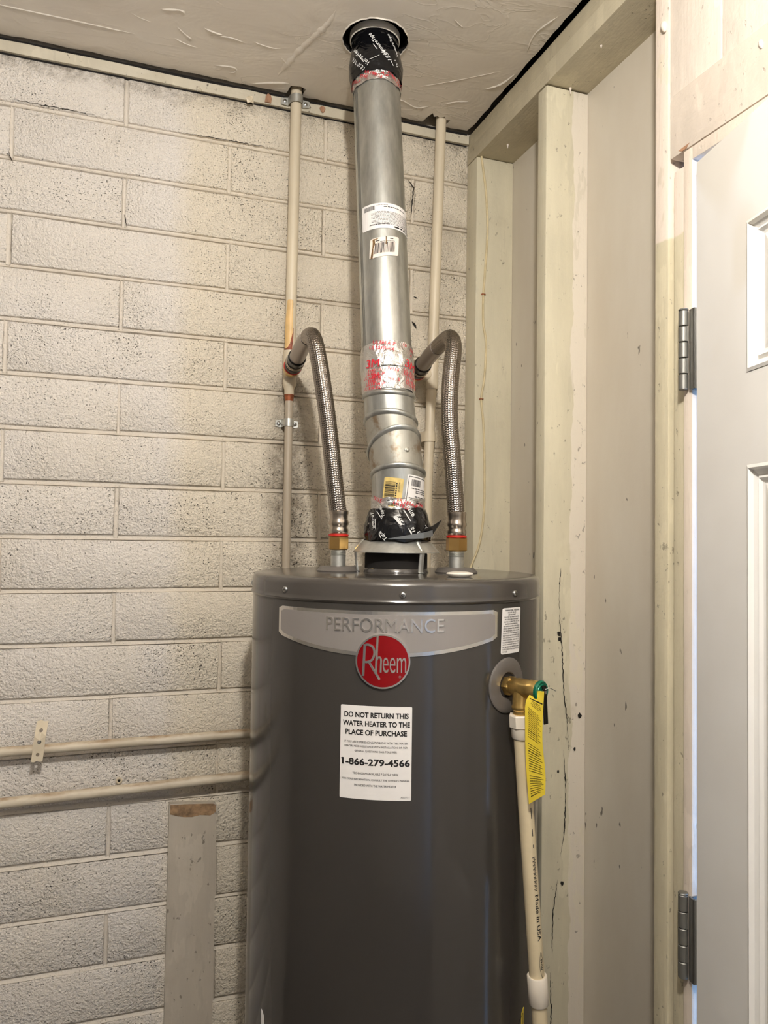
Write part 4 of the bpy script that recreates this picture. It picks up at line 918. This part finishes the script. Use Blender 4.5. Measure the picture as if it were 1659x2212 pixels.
# ---- vertical supply pipes on the block wall
pl = thing('water_pipe', (-.4085, -.021, .0), 'cream painted copper pipe with peeling paint left of the flue', 'pipe', 'painted water pipes on the block wall')
mm = MB(); mm.tube([(-.4045, -.021, 2.50), (-.4045, -.021, 2.474), (-.4085, -.021, 1.915)], .0115, 24); up = mm.build('upper_pipe', M['pipe_paint'], pl, smooth=50)
def pf(s, z, h=0): # on the upper pipe
    t = (z - 1.915) / (2.474 - 1.915); c = Vector((-.4085 + .004 * t, -.021, z)); a = s / .0115 + math.radians(-22); return c + Vector((math.sin(a), -math.cos(a), 0)) * (.0115 + h)
def patch(fn, rows, h):
    pm = MB(); pm.loft([[fn(a + (b - a) * k / 10, v, h) for k in range(11)] for v, a, b in rows], False); return pm
patch(pf, [(2.037, -.004, .003), (2.034, -.006, .006), (2.0, -.0095, .0065), (1.97, -.012, .0075), (1.957, -.012, .004), (1.945, -.012, .0015), (1.936, -.010, -.004)], .0004).build('peeled_patch', M['peel_yellow'], up)
patch(pf, [(1.978, .0065, .0085), (1.965, .0045, .0085), (1.95, .002, .0075), (1.944, -.003, .007), (1.938, -.013, .0065), (1.928, -.014, .0065)], .0003).build('primer_patch', M['primer'], up)
mm = MB(); mm.lathe([(.0128, .93), (.0138, .932), (.0138, .905), (.0138, .862), (.0126, .858), (.0102, .852), (.0102, .842), (.0085, .838)], (-.4085, -.021, 1.0), (0, 0, 1), 24, True, True); mm.lathe([(.0135, 0), (.0135, .028), (.0125, .031)], (-.4085, -.021, 1.885), (-.06, -1, .14), 24, True, True); mm.build('tee', M['pipe_paint'], pl, smooth=45)
mm = MB(); mm.lathe([(.0128, 0), (.0136, .002), (.0136, .008), (.0122, .010)], (-.4102, -.0515, 1.8893), (-.06, -1, .14), 20, True, True); mm.build('solder_joint', M['copper'], pl, smooth=45)
mm = MB(); mm.tube([(-.4085, -.021, 1.846), (-.4085, -.021, 1.5), (-.406, -.021, .1)], .0084, 20); mm.build('lower_pipe', M['pipe_low'], pl, smooth=50)
mm = MB(); mm.lathe([(.0106, -.004), (.0088, -.014), (.0086, -.017)], (-.4085, -.021, 1.845), (0, 0, 1), 16); mm.build('solder_joint', M['copper'], pl, smooth=45)
pr_ = thing('water_pipe', (-.092, -.032, 0), 'cream painted copper pipe in the corner right of the flue', 'pipe', 'painted water pipes on the block wall')
mm = MB(); mm.tube([(-.0785, -.031, 2.50), (-.0790, -.031, 2.474), (-.0925, -.031, 1.95)], .0115, 24); mm.build('upper_pipe', M['pipe_paint'], pr_, smooth=50)
mm = MB(); mm.lathe([(.0126, .045), (.0136, .043), (.0136, -.028), (.0126, -.030)], (-.0935, -.031, 1.905), (0, 0, 1), 24, True, True); mm.lathe([(.0125, 0), (.0125, .055)], (-.0935, -.031, 1.905), (-1, 0, 0), 20, True, True); mm.lathe([(.013, -.012), (.013, .03)], (-.1470, -.031, 1.9015), (-.05, -.99, .05), 20, True, True); mm.build('tee', M['pipe_paint'], pr_, smooth=45)
mm = MB(); mm.tube([(-.0945, -.031, 1.885), (-.0995, -.031, 1.715), (-.103, -.031, 1.5), (-.106, -.031, .1)], .0105, 20); mm.build('lower_pipe', M['pipe_paint'], pr_, smooth=50)
# pipe straps
def strap(c, r, h, loc_label, wall_y, mat, wd=.024, tilt=0):
    c = Vector(c); s = thing('pipe_strap', (c.x, wall_y, c.z), loc_label, 'pipe strap', 'metal straps holding the vertical pipes')
    pr = []; x1 = r + wd
    path = [(-x1, wall_y - .0012), (-r - .003, wall_y - .0012)] + [(math.cos(a) * (r + .0006), c.y - math.sin(a) * (r + .0006)) for a in [math.radians(x) for x in range(180, -1, -15)]] + [(r + .003, wall_y - .0012), (x1, wall_y - .0012)]
    mm = MB(); rg = []
    for i, (x, y) in enumerate(path):
        k = .75 if i in (0, len(path) - 1) else 1; a = path[max(i - 1, 0)]; b = path[min(i + 1, len(path) - 1)]; d = math.hypot(b[0] - a[0], b[1] - a[1]); nx, ny = (b[1] - a[1]) / d * .0013, -(b[0] - a[0]) / d * .0013
        rg.append([Vector((c.x + x, y, c.z - h * k / 2 + tilt * x)), Vector((c.x + x, y, c.z + h * k / 2 + tilt * x)), Vector((c.x + x + nx, y + ny, c.z + h * k / 2 + tilt * x)), Vector((c.x + x + nx, y + ny, c.z - h * k / 2 + tilt * x))])
    mm.loft(rg, True, True, True); mm.build('band', mat, s, smooth=30)
    for sg in (-1, 1):
        mm = MB(); mm.lathe([(.0042, 0), (.0044, .0012), (.002, .003)], (c.x + sg * (r + wd * .55), wall_y - .002, c.z + tilt * sg * (r + wd * .55)), (0, -1, 0), 12, True, True); mm.build('screw', M['screw'], s, smooth=40)
    return s
strap((-.4048, -.0225, 2.4605), .0122, .017, 'small metal strap holding the left pipe under the ceiling', -.0112, M['zinc'], .018, .05)
strap((-.4085, -.021, 1.7835), .0088, .016, 'bare metal strap on the left pipe above the heater', 0.0, M['zinc'], .015)
strap((-.0980, -.031, 1.771), .0116, .022, 'cream painted strap on the corner pipe behind the right hose', 0.0, M['pipe_paint'], .019)

# ---- horizontal pipes, strap and screw on the lower left
for z0, z1, ll in ((1.154, 1.156, 'dusty horizontal pipe with the perforated strap, upper of two'), (1.0625, 1.0725, 'dusty horizontal pipe running behind the heater, lower of two')):
    mm = MB(); k = (z1 - z0) / .442; X = lambda x: (x, -.029, z0 + (x + .926) * k)
    mm.tube([X(-2.3), X(-.926), X(-.485), X(-.12)], .0088 if z0 > 1.1 else .0094, 20); o = mm.build('horizontal_pipe', M['pipe_dusty'], smooth=50)
    tag(o, ll, 'pipe', 'horizontal pipes low on the block wall')
SC = Vector((-.861, 0, 1.169))
def fp(u, v, h):
    # plate bent over the pipe
    y = -.0405 - h - max(0, -v - .016) * .1 + max(0, v - .012) * .9
    return Vector((SC.x + u - v * -.10, min(y, -.003 - h), SC.z + v))
ps = thing('perforated_strap', (SC.x, -.02, SC.z - .033), 'pale perforated metal strap over the upper horizontal pipe', 'pipe strap')
out = [(-.0095, -.033), (-.004, -.034), (0, -.0315), (.005, -.034), (.0095, -.033), (.0098, -.012), (.0095, .012), (.0098, .034), (.003, .0335), (-.0025, .036), (-.0098, .0345), (-.0095, .012), (-.0095, -.012)]
mm = plate(out, [circle(0, -.021, .0030, 14), circle(0, .0015, .0030, 14), circle(0, .0205, .0032, 14)], fp, 0, .0014); mm.build('plate', M['pipe_paint'], ps)
mm = MB(); mm.lathe([(.0032, 0), (.0036, .001), (.002, .0026)], fp(0, .0015, .001), (0, -1, 0), 12, True, True); mm.build('screw', M['screw'], ps, smooth=40)
mm = MB(); mm.lathe([(.0062, -.001), (.0062, .0014), (.0040, .0020), (.0036, .0010)], (-.722, -.0010, 1.0765), (0, -1, 0), 18, True, True); sw = mm.build('wall_anchor', M['pipe_paint'], smooth=40); tag(sw, 'small painted screw anchor in the blocks between the horizontal pipes', 'anchor')
mm = MB(); mm.lathe([(.0027, .0006), (.0025, .0016)], (-.722, -.0010, 1.0765), (0, -1, 0), 12, True, True); mm.build('anchor_hole', M['dark'], sw)
# ---- board fixed to the wall
bdm = MB(); outl = [(-.6305, .0), (-.5385, .0), (-.5385, 1.012), (-.5395, 1.018), (-.5435, 1.0205), (-.626, 1.0265), (-.6285, 1.0255)]
bdm = plate(outl, [], lambda u, v, h: Vector((u, -h, v)), .0005, .0145); brd = bdm.build('wall_board', M['board'], bevel=.0012); tag(brd, 'grey painted board with rusty top edge fixed upright to the blocks', 'board')
mm = MB(); V, F = fill2d([(-.6265, 1.0245), (-.6, 1.0235), (-.5445, 1.0192), (-.540, 1.0165), (-.5395, 1.002), (-.55, .9965), (-.57, .9995), (-.585, .997), (-.60, .9985), (-.612, 1.0015), (-.6265, 1.0065)], []); mm.add([Vector((u, -.0149, v)) for u, v in V], F); mm.build('rust_stain', M['rust'], brd)

# ---- relief valve, discharge pipe, hanging tag
va = VS / RH; vn = FR * math.cos(va) + RT * math.sin(va)
def vq(q, z=VZ): return AX + vn * q + Vector((0, 0, z))
valve = thing('relief_valve', vq(.25), 'brass temperature and pressure relief valve with green cap', 'valve')
mm = MB(); mm.lathe([(.0125, .225), (.0145, .243), (.0145, .250), (.0118, .252)], vq(0), vn, 6, True, True); mm.build('hex_inlet', M['brass'], valve)
mm = MB(); mm.lathe([(.0112, .246), (.0128, .2485), (.0128, .2595), (.0135, .261), (.0135, .280), (.0140, .2815), (.0140, .2965), (.0128, .2985)], vq(0), vn, 36, True, True); mm.build('body', M['brass'], valve, smooth=35)
VO = vq(.2665); DN = Vector((0, 0, -1))
mm = MB(); mm.lathe([(.0128, 0), (.0128, .024), (.0138, .026), (.0140, .0285), (.0132, .0305), (.0116, .0325), (.0116, .041)], VO, DN, 36, True, True); mm.build('outlet', M['brass'], valve, smooth=35)
mm = MB(); mm.lathe([(.0148, .2975), (.0152, .2985), (.0152, .3015), (.0138, .3030), (.0105, .3022), (.0098, .3034), (.005, .3034)], vq(0), vn, 36, True, True); mm.build('green_cap', M['green'], valve, smooth=35)['label'] = 'green end cap'
side = Vector((0, 0, 1)).cross(vn).normalized()
mm = MB(); mm.tube([vq(.302), vq(.309)], .0024, 10); mm.build('stem', M['screw'], valve, smooth=40)
mm = MB(); mm.loft([[p + side * .0045, p - side * .0045, p - side * .0045 + vn * .0016, p + side * .0045 + vn * .0016] for p in (vq(.304, VZ + .009), vq(.3065, VZ + .004), vq(.3065, VZ - .012), vq(.3085, VZ - .044))], True, True, True); mm.build('lever', M['lever'], valve, bevel=.0005)
mm = MB(); mm.tube(spline([vq(.308, VZ + .004), vq(.312, VZ + .006) + side * .004, vq(.314, VZ + .001) + side * .016], 6), .0006, 6); mm.build('wire_loop', M['screw'], valve)
mm = MB(); mm.tube([vq(.306, VZ + .001) + side * .006, vq(.306, VZ + .001) - side * .006], .0014, 8); mm.build('lever_pivot', M['screw'], valve)
DP0 = VO + Vector((0, 0, -.0655)); DP1 = Vector((-.1480, -.5790, .9046)); ddir = (DP1 - DP0).normalized()
disch = thing('discharge_pipe', (DP1.x + .03, DP1.y, 0.02), 'cream plastic discharge pipe running down beside the heater', 'pipe')
mm = MB(); mm.lathe([(.0172, 0), (.0182, .0015), (.0186, .0175), (.0166, .0185)], VO + Vector((0, 0, -.037)), ddir, 8, True, True, start=.2); mm.build('adapter', M['pvc_white'], disch)
mm = MB(); mm.lathe([(.0160, .018), (.0160, .0330), (.0150, .0345), (.0110, .0345)], VO + Vector((0, 0, -.037)), ddir, 28, True, True); mm.build('adapter_socket', M['pvc_white'], disch, smooth=40)
mm = MB(); mm.tube([DP0 - ddir * .012, DP1], .0111, 28); pp = mm.build('pipe', M['cpvc'], disch, smooth=50)
mm = MB(); mm.lathe([(.0115, .0), (.0135, -.0005), (.0146, .001), (.0146, .040), (.0136, .0415), (.0115, .0415)], DP1 - ddir * .016, ddir, 32, True, True); mm.build('coupling', M['pvc_white'], disch, smooth=40)
mm = MB(); mm.tube([DP1 + ddir * .02, DP1 + ddir * .1, DP1 + ddir * .86], .0111, 28); mm.build('pipe', M['cpvc'], disch, smooth=50)
pfr = CAM_LOC - DP1; pfr = (pfr - ddir * pfr.dot(ddir)).normalized(); prt = pfr.cross(-ddir).normalized()
if prt.dot(_r) < 0: prt = -prt
def dp(s, t, h):  # t metres above the coupling along the pipe
    a = s / .0111; return DP1 - ddir * t + (pfr * math.cos(a) + prt * math.sin(a)) * (.0111 + h)
mm = MB()
put_text(mm, 'Made in USA', dp, .0075, .104, width=.066, height=.0058, rot=-math.pi / 2, bold=.03, h=.0004, res=2)
for i in range(26): rect(mm, dp, .0042 + .0010 * (i % 3), .192 - i * .0019, .0092 - .0009 * (i % 2), .1909 - i * .0019, .0004)
for i, (t, l) in enumerate(((.205, .005), (.222, .010), (.247, .016), (.272, .004), (.282, .003), (.30, .008))): rect(mm, dp, .0066, t, .0078, t + l, .0004)
E_ = [(.0080 + .0030 * math.sin(math.pi * k / 12), .055 - .038 * k / 12) for k in range(13)]; quad_strip(mm, E_, .0006, dp, .0004); quad_strip(mm, [(.0080 - .0030 * math.sin(math.pi * k / 12), .055 - .038 * k / 12) for k in range(13)], .0006, dp, .0004)
put_text(mm, 'FNW', dp, .0080, .036, width=.016, height=.003, rot=-math.pi / 2, bold=.02, h=.0004, res=2); quad_strip(mm, [(.0065, .330), (.0095, .330), (.0095, .318), (.0065, .318), (.0065, .325)], .0008, dp, .0004)
mm.build('lettering', M['ink_black'], pp)
# yellow tag
LE = [(-.1795, -.6125, 1.3370), (-.1890, -.6100, 1.3197), (-.1886, -.6090, 1.2831), (-.1862, -.6080, 1.2335), (-.1812, -.6075, 1.1773)]
RE = [(-.1720, -.6310, 1.3390), (-.1725, -.6290, 1.3013), (-.1722, -.6280, 1.2659), (-.1672, -.6275, 1.2240), (-.1664, -.6265, 1.1957)]
Ls = spline(LE, 10); Rs = spline(RE, 10); nT = len(Ls)
def ft(u, v, h):  # u 0..1 across, v 0..1 down
    t = max(0, min(1, v)) * (nT - 1); i = min(int(t), nT - 2); k = t - i
    l = Ls[i].lerp(Ls[i + 1], k); r = Rs[i].lerp(Rs[i + 1], k); d = (Rs[i + 1] - Rs[i]); nn = (r - l).cross(d).normalized()
    if nn.dot(CAM_LOC - l) < 0: nn = -nn
    return l.lerp(r, u) + nn * (h + .0012 * math.sin(v * 7) * (u - .5))
tg = thing('hang_tag', vq(.302), 'yellow printed warning tag hanging from the relief valve', 'tag')
mm = MB(); rg = []
for i in range(nT): v = i / (nT - 1); rg.append([ft(k / 6, v, .0004) for k in range(7)] + [ft(k / 6, v, 0) for k in range(6, -1, -1)])
mm.loft(rg, True, True, True); tgm = mm.build('tag_sheet', M['yellow_tag'], tg, smooth=50)
mm = MB()
for i in range(46):
    v = .16 + i * .0176
    if i in (4, 5, 22, 23, 36): continue
    words(mm, lambda u, vv, h: ft(u, v + (vv - v) * 1.0 + (u - .5) * -.02, h), .16 if i > 5 else .32 - .04 * (i % 3), .90, v, .0065 if i % 9 else .010, 0, .0007, fill=(.8 + .2 * ((i * 7) % 3) / 2), seed=i)
quad_strip(mm, [(.12, .15), (.95, .12)], .012, lambda u, v, h: ft(u, v, h), .0007)
mm.build('lettering', M['ink_black'], tgm)

# ---- thin cable stapled to the corner stud
cb = thing('cable', (.004, -.054, 1.485), 'thin painted cable stapled down the corner stud', 'cable')
mm = MB(); mm.tube(resample(spline([(.010, -.0545, 2.402), (.0125, -.0545, 2.385), (.022, -.0545, 2.32), (.0265, -.0545, 2.236), (.021, -.0545, 2.14), (.0175, -.0545, 2.088), (.018, -.0545, 2.03), (.0245, -.0545, 1.992), (.025, -.0545, 1.955), (.0215, -.0545, 1.90), (.0148, -.0545, 1.857), (.021, -.0545, 1.80), (.0245, -.0545, 1.71), (.0240, -.0545, 1.61), (.014, -.0545, 1.54), (-.0064, -.0545, 1.488), (-.016, -.06, 1.46)], 8), .005), .0026, 8); mm.build('cord', M['cable'], cb, smooth=60)
for z, x in ((2.092, .0175), (1.858, .0148)):
    mm = MB(); mm.box((x - .0045, -.0575, z - .0012), (x + .0045, -.0525, z + .0012)); mm.build('staple', M['copper'], cb, bevel=.0004)

# round the corner of the door wall below the camera: nothing else stands in view
for o in list(bpy.data.objects):
    if o.type == 'MESH' and not o.data.polygons: bpy.data.objects.remove(o)
